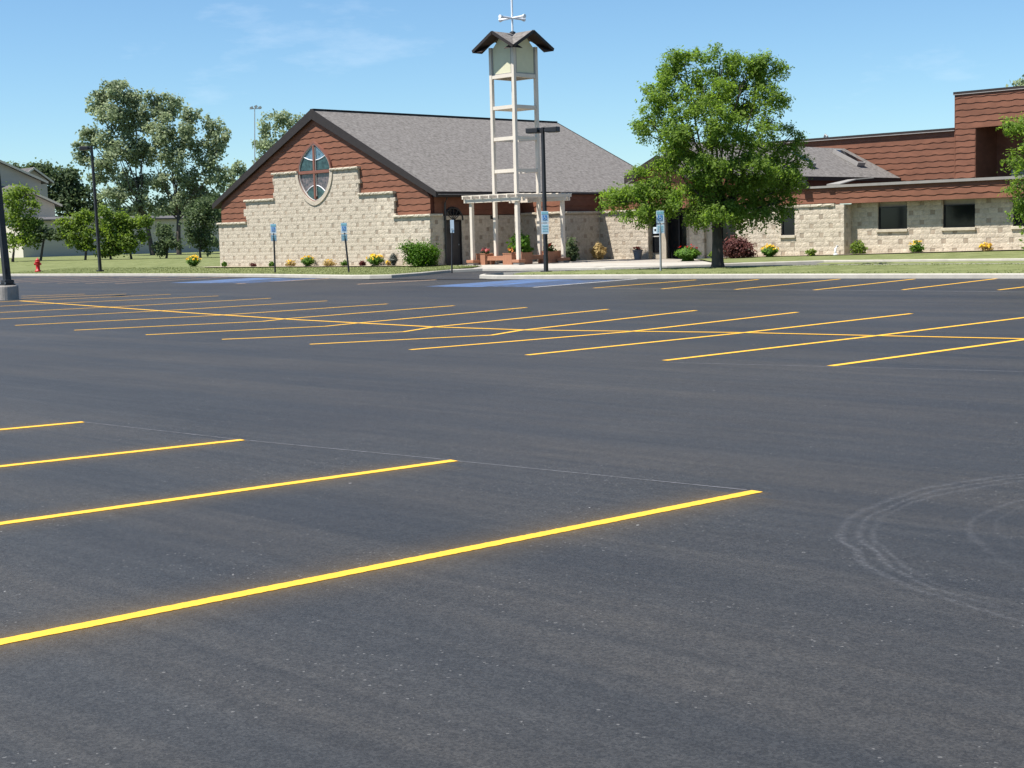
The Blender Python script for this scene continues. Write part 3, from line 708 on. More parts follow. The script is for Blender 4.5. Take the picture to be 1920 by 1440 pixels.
for w_ in WIN: hwindow(*w_, HY, hall)
# nearer stretch to the left with its return
hl = wallpart(hall, 'front_wall', 'mortar', ((-41.9, HF+.14, .35), (-36.09, HY+.3, 2.8)))
stretch(hl, -41.9, -36.05, HF, .56, 2.80, [(-39.35, -38.62, 1.50, 2.68)], .3)
hwindow(-39.35, -38.62, 1.50, 2.68, HF, hall)
HS.wall(hl, (-36.05, HF, 0), 'Y', .6, .56, lambda u: 2.8, phase=.2)
coping(hl, (-42.0, HF, 0), 'X', 5.5, 2.73, out=.06)
# fascia band
fb = {'e': MB().box((-42.0, HF+.14, 2.86), (-36.5, HF+1.2, 3.5)).box((-36.5, HF+.09, 2.84), (4, HF+.75, 3.52)).build('fascia_band', 'siding_back', hall), 'o': tuple(hall.location)}
shingles(fb, 'X', HF+.13, 2.88, 3.52, lambda z: [(-42.0, -36.52)], row=.26, seed=12)
shingles(fb, 'X', HF+.08, 2.83, 3.54, lambda z: [(-36.5, -31.0), (-31.0, -26), (-26, 4)], row=.26, seed=13)
MB().box((-42.05, HF-.0, 3.545), (-36.9, HF+.9, 3.64)).box((-36.9, HF-.06, 3.545), (4, HF+.9, 3.66)).build('roof_coping', 'grey_coping', hall)
MB().prism([(-36.9, HF-.05, 3.665), (-36.2, HF-.05, 3.665), (-35.7, HF+.5, 3.86), (-35.1, HF+.9, 3.90), (-35.5, HF+1.1, 3.90), (-36.3, HF+.7, 3.85)], (0, 0, .04)).build('roof_saddle', 'grey_coping', hall)
MB().box((-46, HF+.9, 3.3), (4, 72, 3.5)).build('flat_roof', 'house_roof', hall)
# floodlight on the coping
fl_ = MB().beam((-38.05, HF-.05, 3.78), (-38.05, HF-.22, 3.66), .34, .34).build('floodlight', 'dark_metal', hall)
MB().box((-38.1, HF+.0, 3.6), (-38.0, HF+.1, 3.75)).build('bracket', 'dark_metal', fl_)
# tall block behind
TY = 72.0
tx0, tx1 = -52.0, -38.72
mbk = MB().box((tx0, TY+.12, 3.3), (tx1, TY+9, 6.70)).box((tx1, TY+.02, 3.3), (-37.56, TY+9, 8.50)).box((-37.56, TY+.02, 6.98), (-10, TY+9, 8.50)).box((-37.56, TY+2.4, 3.3), (-10, TY+9, 6.98))
tb = {'e': mbk.build('tall_block', 'siding_back', hall), 'o': tuple(hall.location)}
shingles(tb, 'X', TY+.11, 3.9, 6.62, lambda z: [(tx0, tx1)], seed=5)
shingles(tb, 'X', TY+.01, 3.9, 8.42, lambda z: [(tx1+.04, -37.58)] if z < 6.95 else [(tx1+.04, -10)], seed=6)
MB().box((tx1-.005, TY-.03, 3.9), (tx1+.035, TY+.1, 8.45)).build('corner_trim', 'siding', hall)
MB().box((-37.56, TY+2.3, 3.5), (-10, TY+2.38, 6.97)).build('recess_wall', 'siding', hall)
MB().box((-37.6, TY+.0, 3.5), (-37.548, TY+2.29, 6.97)).build('recess_side', 'siding', hall)
MB().box((-36.2, TY+1.2, 3.5), (-12, TY+2.2, 4.5)).build('recess_parapet', 'grey_coping', hall)
MB().box((tx0, TY-.06, 6.66), (tx1, TY+9.1, 6.78)).build('parapet_cap', 'dark_trim', hall); MB().box((tx0, TY-.07, 6.62), (tx1, TY+.05, 6.655)).build('parapet_drip', 'gutter', hall)
MB().box((tx1-.06, TY-.08, 8.48), (-10, TY+9.1, 8.60)).build('parapet_cap', 'dark_trim', hall); MB().box((tx1-.06, TY-.085, 8.44), (-10, TY+.05, 8.475)).build('parapet_drip', 'gutter', hall)
vt = onY(1551, 260, TY+3)
MB().tube([(vt[0], TY+3, 6.7), (vt[0], TY+3, 7.05), (vt[0]-.12, TY+3, 7.15), (vt[0]-.2, TY+3, 7.0)], .07, 8).build('roof_vent', 'galvanised', hall)
# pitched roof with skylights running back to the tall block
rx, rz_, ex, ez_ = -45.34, 6.10, -41.89, 4.34
pr = MB().prism([(rx, 57.6, rz_), (ex, 57.6, ez_), (ex, 57.6, ez_-.12), (rx, 57.6, rz_-.14), (2*rx-ex, 57.6, ez_-.12), (2*rx-ex, 57.6, ez_)], (0, TY-57.6, 0)).build('pitched_roof', 'shingle_roof', hall)
MB().box((ex, 57.6, ez_-.2), (ex+.05, TY, ez_-.002)).build('fascia', 'dark_trim', pr)
MB().box((2*rx-ex+.2, 57.9, 3.3), (ex-.25, TY, ez_-.1)).build('clerestory_wall', 'siding_back', hall)
def onroof(u, v):
    d = ray(u, v); n_ = np.array([(rz_-ez_)/(ex-rx), 0, 1.]); p0 = np.array([rx, 72, rz_]); return CAM+d*(n_ @ (p0-CAM))/(n_ @ d)
sl = np.array([ex-rx, 0, ez_-rz_]); sl /= np.linalg.norm(sl); nr = np.array([-sl[2], 0, sl[0]])
for yy, t0, t1 in ((70.1, .75, 2.45), (65.0, 1.2, 2.75)):
    a = np.array([rx, yy, rz_])+sl*t0+nr*.12; b = np.array([rx, yy, rz_])+sl*t1+nr*.12
    k_ = MB().beam(a, b, .75, .22, nr).build('skylight', 'gutter', pr); MB().beam(a+sl*.1+nr*.115, b-sl*.1+nr*.115, .58, .02, nr).build('pane', 'glass_dark', k_)
# entrance gable and doors under the tree
ex0 = BX3; EY = 58.2
ag = onY(1232, 292, EY-1.6); lg = onY(1186, 322, EY-1.6); gw_ = ag[0]-lg[0]+.5; sl2 = (ag[2]-lg[2])/(ag[0]-lg[0])
eg = MB().prism([(ag[0], EY-1.6, ag[2]), (ag[0]+gw_, EY-1.6, ag[2]-sl2*gw_), (ag[0]+gw_, EY-1.6, ag[2]-sl2*gw_-.14), (ag[0], EY-1.6, ag[2]-.16), (ag[0]-gw_, EY-1.6, ag[2]-sl2*gw_-.14), (ag[0]-gw_, EY-1.6, ag[2]-sl2*gw_)], (0, 7, 0)).build('entrance_roof', 'shingle_roof', hall)
for s_ in (-1, 1): MB().prism([(ag[0], EY-1.66, ag[2]+.03), (ag[0]+s_*gw_, EY-1.66, ag[2]-sl2*gw_+.03), (ag[0]+s_*gw_, EY-1.66, ag[2]-sl2*gw_-.35), (ag[0], EY-1.66, ag[2]-.4)], (0, .055, 0)).build('rake_board', 'dark_trim', eg)
MB().prism([(ag[0]-gw_+.4, EY-1.3, 2.9), (ag[0]+gw_-.4, EY-1.3, 2.9), (ag[0]+gw_-.4, EY-1.3, ag[2]-sl2*gw_-.2), (ag[0], EY-1.3, ag[2]-.3), (ag[0]-gw_+.4, EY-1.3, ag[2]-sl2*gw_-.2)], (0, 3.5, 0)).build('entrance_gable', 'siding', hall)
E0 = 59.7
ew = wallpart(hall, 'entrance_wall', 'mortar', ((-48.95, E0, .3), (-48.45, E0+.3, 2.9)), ((-48.42, E0+.02, .3), (-48.08, E0+.32, 2.9)))
sg_ = MB().box((-48.90, E0-.05, .75), (-48.47, E0-.02, 2.9)).build('sidelight', 'glass_dark', hall)
MB().box((-48.93, E0-.08, 1.55), (-48.46, E0-.051, 1.60)).build('glazing_bar', 'lead_trim', sg_); nt_ = MB().box((-48.86, E0-.09, 1.72), (-48.52, E0-.082, 2.05)).build('notice', 'sign_white', sg_)
MB().box((-48.75, E0-.096, 1.84), (-48.63, E0-.0905, 1.96)).build('notice_mark', 'dark_metal', sg_)
dr = MB().box((-48.05, E0+.25, .35), (-46.65, E0+.32, 2.75)).build('entrance_door', 'glass_dark', hall)
MB().box((-48.08, E0+.15, .35), (-48.0, E0+.249, 2.8)).box((-47.38, E0+.15, .35), (-47.30, E0+.249, 2.75)).box((-46.72, E0+.15, .35), (-46.62, E0+.249, 2.8)).build('door_frame', 'dark_metal', dr)
e3 = wallpart(hall, 'entrance_wall', 'mortar', ((-46.6, E0-.0, .3), (-45.55, E0+.4, 2.9)), ((-45.5, 58.5, .3), (-41.9, 58.8, 2.9)))
HS.wall(e3, (-46.62, E0-.16, 0), 'X', 1.08, .38, lambda u: 2.86); HS.wall(e3, (-45.54, 58.6, 0), 'Y', 1.0, .38, lambda u: 2.86)
HS.wall(e3, (-45.5, 58.34, 0), 'X', .9, .40, lambda u: 2.86)
hwindow(-43.6, -42.1, .9, 2.5, 58.3, hall, False)
MB().box((-49.0, E0-.3, 2.92), (-41.9, E0+2, 3.6)).build('entrance_frieze', 'siding_back', hall)
HS.emit(hall)

# ------------------------------------------------------------ bell tower standing in a pergola
PM = onz(973, 500, .32); PL = 3.15
TS = 1.52; TC = PM[:2]+np.array([-PL/2, PL/2]); TF = TC+np.array([TS/2, -TS/2])+np.array([.05, .05])
def tz(v): return float(onX(966, v, TF[0])[2])
tower = empty('bell_tower', (TC[0], TC[1], .33), 'tall cream open-frame bell tower with shingled roof and white cross rising from a pergola', 'tower')
zt = tz(88); zbx = tz(140)
cs = [(TC[0]+sx*TS/2, TC[1]+sy*TS/2) for sx, sy in ((1, -1), (-1, -1), (-1, 1), (1, 1))]
for x, y in cs: MB().box((x-.085, y-.085, .33), (x+.085, y+.085, zt+.1)).build('post', 'cream', tower, bevel=.012)
for z in (zbx, tz(199), tz(258), tz(319)):
    for k in range(4):
        a, b = cs[k], cs[(k+1) % 4]; d = np.array(b)-np.array(a); d /= np.linalg.norm(d)
        MB().beam((*(np.array(a)+d*.097), z), (*(np.array(b)-d*.097), z), .13, .17).build('beam', 'cream', tower)
MB().box((TC[0]-TS/2+.1, TC[1]-TS/2+.1, tz(200)-.06), (TC[0]+TS/2-.1, TC[1]+TS/2-.1, tz(200)-.02)).build('platform', 'cream', tower)
for k in range(4):
    a, b = np.array(cs[k]), np.array(cs[(k+1) % 4]); d = (b-a)/np.linalg.norm(b-a); mpt = (a+b)/2
    o1 = a+d*.1; o2 = b-d*.1; nn = np.array([-d[1], d[0]]); nn = nn if nn @ (mpt-TC) > 0 else -nn
    h = .30
    P = [(*(o1+nn*.02), zbx+.09), (*(o2+nn*.02), zbx+.09), (*(o2+nn*.02), zt+.0), (*(mpt+nn*.02), zt+h+.35), (*(o1+nn*.02), zt+.0)]
    pn = MB().prism(P, (*(-nn*.04), 0)).build('bell_chamber_panel', 'cream_panel', tower)
    MB().beam((*(o1+nn*.03), zbx+.10), (*(o2+nn*.03), zbx+.10), .04, .05).beam((*(o1+d*.03+nn*.03), zbx+.12), (*(o1+d*.03+nn*.03), zt), .04, .05, (d[0], d[1], 0)).beam((*(o2-d*.03+nn*.03), zbx+.12), (*(o2-d*.03+nn*.03), zt), .04, .05, (d[0], d[1], 0)).build('trim', 'gutter', pn)
# cross-gabled roof
OV, HWR, RISE = .62, 1.40, .80
zr_ = zt+.78
rf = MB()
c3 = np.array([TC[0], TC[1], zr_])
for dx, dy in ((0, -1), (1, 0), (0, 1), (-1, 0)):
    d = np.array([dx, dy, 0.]); s3 = np.array([-dy, dx, 0.]); reach = TS/2+OV
    ap = c3+d*reach
    for s_ in (1, -1):
        lo = c3+d*reach+s3*s_*HWR-np.array([0, 0, RISE]); inner = c3+d*0
        vl = c3+(d+s3*s_)*reach*1.0-np.array([0, 0, RISE*reach/HWR])
        quad = [inner, ap, lo, c3+(d+s3*s_)*HWR-np.array([0, 0, RISE])] if HWR <= reach else [inner, ap, lo, vl]
        if HWR > reach: quad = [inner, ap, c3+d*reach+s3*s_*reach-np.array([0, 0, RISE*reach/HWR])]
        else: quad = [inner, ap, lo, c3+(d+s3*s_)*HWR-np.array([0, 0, RISE])]
        rf.prism(quad, (0, 0, -.07))
rf = rf.build('roof', 'shingle_roof', tower)
for dx, dy in ((0, -1), (1, 0), (0, 1), (-1, 0)):
    d = np.array([dx, dy, 0.]); s3 = np.array([-dy, dx, 0.]); reach = TS/2+OV; R2 = min(HWR, reach)
    for s_ in (1, -1):
        ap = c3+d*(reach+.03); lo = c3+d*(reach+.03)+s3*s_*R2-np.array([0, 0, RISE*R2/HWR])
        MB().beam(ap-np.array([0, 0, .05]), lo-np.array([0, 0, .05]), .05, .14).build('rake_board', 'dark_trim', rf)
        MB().prism([c3+d*(TS/2)-[0, 0, .09], ap-[0, 0, .09], lo-[0, 0, .09], c3+d*TS/2+s3*s_*R2-[0, 0, .09+RISE*R2/HWR]], (0, 0, -.02)).build('rake_soffit', 'soffit', rf)
# cross on the roof
czz = tz(28)
xr_ = MB().tube([(TC[0], TC[1], zr_-.1), (TC[0], TC[1], czz+1.0)], .05, 10).build('cross', 'white_metal', tower)
MB().lathe((TC[0], TC[1], zr_-.02), [(.16, 0), (.14, .08), (.06, .12)], 10).build('cross_base', 'dark_metal', xr_)
for dx, dy in ((1, 0), (0, 1)):
    a = np.array([TC[0]-dx*.85, TC[1]-dy*.85, czz]); b = np.array([TC[0]+dx*.85, TC[1]+dy*.85, czz]); mdl = (a+b)/2
    MB().tube([a, a+(b-a)*.03, a+(b-a)*.13, mdl, b-(b-a)*.13, b-(b-a)*.03, b], [.10, .10, .055, .045, .055, .10, .10], 8).build('cross_arm', 'white_metal', xr_)
# pergola
px0, px1, py0, py1 = PM[0]-PL, PM[0], PM[1], PM[1]+PL
pt = float(onX(968, 371, PM[0])[2])
for i, (x, y) in enumerate(((px1, py0), (px0, py0), (px1, py1), (px0, py1))):
    ps = MB().box((x-.085, y-.085, .45), (x+.085, y+.085, pt-.10)).build('pergola_post', 'cream', tower, bevel=.012)
    MB().box((x-.2, y-.2, .30), (x+.2, y+.2, .52)).build('post_footing', 'concrete_base', ps, bevel=.02); MB().box((x-.24, y-.24, .52), (x+.24, y+.24, .66)).build('post_skirt', 'planter_wood', ps, bevel=.015)
for y in (py0-.14, py0+.14, py1-.14, py1+.14): MB().box((px0-.36, y-.04, pt-.14), (px1+.36, y+.045, pt+.04)).build('pergola_beam', 'cream', tower)
for k in range(7):
    x = px0-.26+k*(PL+.52)/6; MB().box((x-.04, py0-.36, pt+.042), (x+.04, py1+.36, pt+.18)).build('rafter', 'cream', tower)
for y in np.linspace(py0-.30, py1+.30, 9): MB().box((px0-.36, y-.025, pt+.182), (px1+.36, y+.025, pt+.22)).build('batten', 'cream', tower)

# ------------------------------------------------------------ planters and benches under the pergola
def planter(x0, y0, wx, wy, h, label):
    z0 = .36
    p = empty('planter_box', (x0+wx/2, y0+wy/2, z0), label, 'planter', 'wooden planters under the pergola')
    n = max(3, round(wx/.13))
    for i in range(n):
        a = x0+wx*i/n; MB().box((a+.004, y0, z0), (a+wx/n-.004, y0+.03, z0+h)).build('board', 'planter_wood', p); MB().box((a+.004, y0+wy-.03, z0), (a+wx/n-.004, y0+wy, z0+h)).build('board', 'planter_wood', p)
    n = max(3, round(wy/.13))
    for i in range(n):
        a = y0+.031+(wy-.062)*i/n; MB().box((x0+wx-.03, a+.004, z0), (x0+wx, a+(wy-.062)/n-.004, z0+h)).build('board', 'planter_wood', p); MB().box((x0, a+.004, z0), (x0+.03, a+(wy-.062)/n-.004, z0+h)).build('board', 'planter_wood', p)
    MB().box((x0+.032, y0+.032, z0), (x0+wx-.032, y0+wy-.032, z0+h-.07)).build('soil', 'bark', p)
    MB().box((x0-.02, y0-.02, z0+h+.002), (x0+wx+.02, y0+.06, z0+h+.03)).box((x0-.02, y0+wy-.06, z0+h+.002), (x0+wx+.02, y0+wy+.02, z0+h+.03)).build('rim', 'planter_wood', p)
    return p
A0 = onY(893, 490, py0+.25)[0]; B0 = onY(943, 490, py0+.25)[0]
planter(A0, py0+.25, .62, .9, .58, 'red wooden planter with pink flowers at the left end of the pergola bench')
planter(B0, py0+.25, .60, .75, .58, 'red wooden planter with orange flowers beside the front pergola post')
C1 = onX(985, 488, px1-.3)[1]; D1 = onX(1028, 488, px1-.3)[1]
planter(px1-1.0, C1-.25, .7, .75, .62, 'shaded wooden planter holding the tall leafy bush under the pergola')
planter(px1-1.0, D1, .7, .95, .62, 'shaded wooden planter with green and red plants beside the far pergola post')
def bench(a, b, axis, label):
    p = empty('bench', (*((np.array(a)+np.array(b))/2), .36), label, 'bench', 'benches between the planters')
    wd_ = .5
    for k in range(4):
        o_ = .02+k*.125
        q = MB().box((a[0], a[1]+o_, .78), (b[0], a[1]+o_+.115, .83)) if axis == 'X' else MB().box((a[0]-o_-.115, a[1], .78), (a[0]-o_, b[1], .83))
        q.build('seat_slat', 'planter_wood', p)
    q = MB().box((a[0], a[1]-.001, .62), (b[0], a[1]+.04, .775)) if axis == 'X' else MB().box((a[0]-.04, a[1], .62), (a[0]+.001, b[1], .775))
    q.build('apron', 'planter_wood', p)
    for t in (.12, .88):
        c = np.array(a)*(1-t)+np.array(b)*t
        q = MB().box((c[0]-.05, a[1]+.1, .36), (c[0]+.05, a[1]+.4, .615)) if axis == 'X' else MB().box((a[0]-.4, c[1]-.05, .36), (a[0]-.1, c[1]+.05, .615))
        q.build('leg', 'planter_wood', p)
bench((A0+.64, py0+.35), (B0-.02, py0+.35), 'X', 'sunlit wooden slat bench between the pink and orange flower planters')
bench((px1-.4, C1+.52), (px1-.4, D1-.02), 'Y', 'dark shaded wooden bench behind the double-headed lamp post')

# ------------------------------------------------------------ lamps, signs, hydrant
def lamp_post(base, height, heads, label, concrete=False, wd=.16, lean=(0, 0)):
    x, y, z = map(float, base)
    p = empty('lamp_post', (x, y, z), label, 'lamp post', 'parking lot lamp posts')
    z0 = z
    if concrete:
        MB().lathe((x, y, z-.1), [(.36, 0), (.36, .56), (.34, .60), (.30, .61)], 24).build('concrete_base', 'concrete_base', p, smooth=False); z0 = z+.51
        MB().box((x-.2, y-.2, z0), (x+.2, y+.2, z0+.05)).build('base_plate', 'dark_metal', p)
        cv = MB().box((x-.17, y-.17, z0+.051), (x+.17, y+.17, z0+.2)).build('base_cover', 'dark_metal', p, bevel=.02)
        for sx in (-1, 1):
            for sy in (-1, 1): MB().lathe((x+sx*.165, y+sy*.165, z0+.05), [(.02, 0), (.02, .06)], 6).build('anchor_bolt', 'galvanised', p)
    else:
        MB().box((x-.17, y-.17, z0-.05), (x+.17, y+.17, z0+.07)).build('base_cover', 'dark_metal', p, bevel=.02)
    mb = MB(); t = wd/2
    P0 = [(x-t, y-t, z0), (x+t, y-t, z0), (x+t, y+t, z0), (x-t, y+t, z0)]; t *= .8; H = z+height; xb, yb0 = x, y; x, y = x+lean[0], y+lean[1]
    mb.v = P0+[(x-t, y-t, H), (x+t, y-t, H), (x+t, y+t, H), (x-t, y+t, H)]; mb.f = [(0, 1, 5, 4), (1, 2, 6, 5), (2, 3, 7, 6), (3, 0, 4, 7), (4, 5, 6, 7), (0, 3, 2, 1)]
    mb.build('pole', 'dark_metal', p, bevel=.01)
    MB().box((xb+wd/2-.012, yb0-.05, z0+.35), (xb+wd/2+.015, yb0+.05, z0+.6)).build('hand_hole_cover', 'dark_metal', p)
    for dx, dy in heads:
        d = np.array([dx, dy, 0.]); d /= np.linalg.norm(d); c = np.array([x, y, H-.12])
        MB().beam(c+d*.06, c+d*.16, .08, .1).build('arm', 'dark_metal', p)
        hd = MB().beam(c+d*.16+[0, 0, .01], c+d*.68+[0, 0, .01], .40, .21).build('lamp_head', 'dark_metal', p, bevel=.025)
        MB().beam(c+d*.22-[0, 0, .10], c+d*.62-[0, 0, .10], .32, .02).build('lens', 'gutter', hd)
    return p
LP = onz(1024, 511, .28)
lamp_post(LP, 5.82, [(-1, -.35), (1, .35)], 'black double-headed lamp post with parking signs on the kerbed island', wd=.14)
LP2 = onz(188, 508.5, .33)
lamp_post(LP2, 7.4, [(-.75, -.65)], 'slim black single-headed lamp post on the lawn beside the red hydrant', wd=.16, lean=(-.1, -.09))
LP3 = onz(16, 562, 0)
lamp_post(LP3, 7.6, [(.7, -.7), (-.7, .7)], 'near black lamp post on a round concrete base at the left edge', concrete=True, wd=.22, lean=(-.22, -.2))

def wheelchair(o_, ax, n_, s, mtl, parent):
    """simple access symbol: head, back, seat, leg, wheel; o_ centre, ax horizontal axis, n_ outward"""
    ax = np.array(ax, float); n_ = np.array(n_, float); up = np.array([0, 0, 1.])
    P = lambda a, b: np.array(o_)+n_*.004+ax*a*s+up*b*s
    mb = MB()
    def disc(a, b, r): mb.prism([P(a+r*math.cos(t), b+r*math.sin(t)) for t in np.linspace(0, 2*math.pi, 12, False)], n_*.003)
    def bar(a, b, w_):
        a = np.array(a); b = np.array(b); d = (b-a)/np.linalg.norm(b-a); q = np.array([-d[1], d[0]])*w_/2
        mb.prism([P(*(a+q)), P(*(b+q)), P(*(b-q)), P(*(a-q))], n_*.003)
    disc(-.08, .36, .075); bar((-.07, .27), (-.03, -.02), .09); bar((-.03, .02), (.18, .0), .08); bar((.18, .02), (.27, -.3), .08); bar((.25, -.29), (.36, -.26), .06); bar((-.05, .15), (.14, .13), .06)
    an_ = np.linspace(math.radians(110), math.radians(385), 16)
    for t0, t1 in zip(an_[:-1], an_[1:]): bar((-.04+.24*math.cos(t0), -.14+.24*math.sin(t0)), (-.04+.24*math.cos(t1), -.14+.24*math.sin(t1)), .055)
    mb.build('access_symbol', mtl, parent)
VIEW = np.array([.68, -.73, 0])                 # the signs face the lot
HAX = np.array([.73, .68, 0])
def plate(parent, c, w_, h, m, name='sign_plate', off_=.0):
    c = np.array(c, float); q = [c+HAX*a*w_/2+np.array([0, 0, b*h/2])+VIEW*off_ for a, b in ((-1, -1), (1, -1), (1, 1), (-1, 1))]
    return MB().prism(q, VIEW*.006).build(name, m, parent)
def access_sign(parent, c, w_=.33, h1=.5, h2=.42, gap=.08, faded=True):
    c = np.array(c, float); top = c.copy()
    u = plate(parent, top, w_, h1, 'sign_white'); plate(u, top+[0, 0, h1*.34], w_*.86, h1*.2, 'sign_green', 'sign_header', .007)
    plate(u, top-[0, 0, h1*.07], w_*.62, h1*.42, 'sign_blue', 'symbol_field', .007); wheelchair(top-np.array([0, 0, h1*.07])+VIEW*.012, HAX, VIEW, h1*.42, 'sign_white', u)
    lo = top-[0, 0, h1/2+gap+h2/2]; l_ = plate(parent, lo, w_, h2, 'sign_white' if not faded else 'sign_grey')
    for k in range(3): plate(l_, lo+[0, 0, h2*(.26-.24*k)], w_*.7, h2*.09, 'sign_green', 'lettering_bar', .007)
def sign(base, top_px, label, post='dark_metal', faded=True, plain=False):
    b = np.array(base, float); D_ = depth(b); t = onD(*top_px, D_)
    p = empty('parking_sign', b, label, 'sign', 'accessible parking signs' if not plain else None)
    MB().beam(b-[0, 0, .2], t, .07 if not plain else .055, .05, (1, 0, 0)).build('post', post, p)
    d = (b-t)/np.linalg.norm(b-t)
    if plain: pl = plate(p, t+d*.30+VIEW*.04, .17, .58, 'sign_white'); plate(pl, t+d*.22+VIEW*.04, .11, .10, 'sign_grey', 'lettering_bar', .007); plate(pl, t+d*.42+VIEW*.04, .11, .06, 'sign_grey', 'lettering_bar', .007)
    else: access_sign(p, t+d*.26+VIEW*.05, .29 if faded else .30, .48, .34, .04, faded)
    return p
sign(onz(516, 511.5, .27), (512.5, 419), 'faded accessible parking sign on straight brown post before the gable wall')
sign(onz(655, 511, .27), (644, 417), 'faded accessible parking sign on leaning brown post before the gable wall')
sign(onz(847, 506.5, .33), (848, 412), 'small white sign on thin dark post in front of the church side door', plain=True)
sign(onz(1239, 510.5, .27), (1237.5, 394), 'accessible parking sign on grey post beside the big tree', 'galvanised', False)
lpc = np.array([LP[0], LP[1], 0])+VIEW*.13; lpc[2] = float(onD(1018, 407, depth(LP))[2])
ls = empty('parking_sign', lpc-[0, 0, .2], 'accessible parking sign plates fixed to the double-headed lamp pole', 'sign', 'accessible parking signs')
access_sign(ls, lpc, .30, .46, .42, .03, False)

HP = onz(71.5, 509, .33); hx, hy, hz = map(float, HP)
hyd = empty('fire_hydrant', HP, 'red fire hydrant on the lawn at the left by the leaning tree', 'hydrant')
MB().lathe(HP, [(.20, -.05), (.20, .06), (.13, .08), (.13, .55), (.17, .57), (.17, .63), (.14, .65)], 14).build('barrel', 'hydrant_red', hyd, smooth=True)
MB().lathe((hx, hy, hz+.65), [(.14, 0), (.13, .07), (.08, .13), (.035, .15), (.035, .22)], 14).build('bonnet', 'hydrant_red', hyd, smooth=True)
for d in (HAX, -HAX, VIEW): MB().tube([np.array(HP)+d*.1+[0, 0, .47], np.array(HP)+d*.22+[0, 0, .47]], .075, 10).build('outlet_cap', 'hydrant_red', hyd)

# ------------------------------------------------------------ foliage
def leaf_mesh(name, C_, N_, size, asp, mtl, tint, rs):
    n = len(C_); N_ = N_/(np.linalg.norm(N_, axis=1, keepdims=True)+1e-9)
    r = rs.normal(size=(n, 3)); a = np.cross(N_, r); a /= np.linalg.norm(a, axis=1, keepdims=True)+1e-9; b = np.cross(N_, a)
    l_ = size*rs.uniform(.65, 1.35, (n, 1)); wv = l_*asp
    V = np.stack([C_-a*l_/2, C_+b*wv/2-N_*l_*.08, C_+a*l_/2, C_-b*wv/2-N_*l_*.08], 1).reshape(-1, 3)
    me = bpy.data.meshes.new(name); me.vertices.add(4*n); me.vertices.foreach_set('co', V.astype(np.float32).ravel())
    me.loops.add(4*n); me.loops.foreach_set('vertex_index', np.arange(4*n, dtype=np.int32)); me.polygons.add(n)
    me.polygons.foreach_set('loop_start', np.arange(0, 4*n, 4, dtype=np.int32)); me.polygons.foreach_set('loop_total', np.full(n, 4, np.int32))
    me.update(); at = me.attributes.new('tint', 'FLOAT', 'FACE'); at.data.foreach_set('value', tint.astype(np.float32)); me.materials.append(MAT[mtl]); return me
def crown(clumps, n, size, mtl, seed, parent, sub=9, sig=.24, asp=.6, up=.5, name='crown', flat=1.0, floor=None, spray=0):
    """clumps: (centre, (rx,ry,rz)); leaves gather round sub-clumps so that gaps stay open"""
    rs = np.random.RandomState(seed); CC = []; NN = []; TT = []
    vol = np.array([np.prod(r)**(2/3.) for c, r in clumps]); vol = vol/vol.sum()
    for (c, r), f in zip(clumps, vol):
        c = np.array(c); r = np.array(r, float); k = max(10, int(n*f)); d = rs.normal(size=(sub, 3)); d /= np.linalg.norm(d, axis=1, keepdims=True)
        sc = d*(rs.uniform(.35, .95, (sub, 1))); i = rs.randint(0, sub, k)
        q = sc[i]+rs.normal(size=(k, 3))*sig*np.array([1, 1, flat])
        tt = rs.uniform(0, .45, sub)[i]+rs.uniform(0, .55, k)
        if spray:
            m_ = max(1, k//9); ii = rs.randint(0, sub, m_); o_ = sc[ii]+rs.normal(size=(m_, 3))*sig*np.array([1, 1, flat])
            dr_ = o_+rs.normal(size=(m_, 3))*.5; dr_ /= np.linalg.norm(dr_, axis=1, keepdims=True); dr_[:, 2] -= .25
            t_ = np.tile(np.linspace(0, 1, 9), m_)[:, None]; q = np.repeat(o_, 9, 0)+(np.repeat(dr_, 9, 0)*t_*spray - np.array([0, 0, .10])*t_*t_*spray)/(r/1.0) + rs.normal(size=(m_*9, 3))*.05/r
            k = m_*9; tt = np.repeat(rs.uniform(0, .55, m_), 9)+rs.uniform(0, .45, k)
        CC.append(c+q*r); NN.append(q/r*r.mean()*.7+rs.normal(size=(k, 3))*.7+np.array([0, 0, up])); TT.append(tt)
    C_ = np.concatenate(CC); N_ = np.concatenate(NN); T_ = np.concatenate(TT)
    if floor is not None: kx = C_[:, 2] > floor; C_, N_, T_ = C_[kx], N_[kx], T_[kx]
    me = leaf_mesh(name, C_-np.array(parent.location), N_, size, asp, mtl, T_, rs); return link(bpy.data.objects.new(name, me), parent)
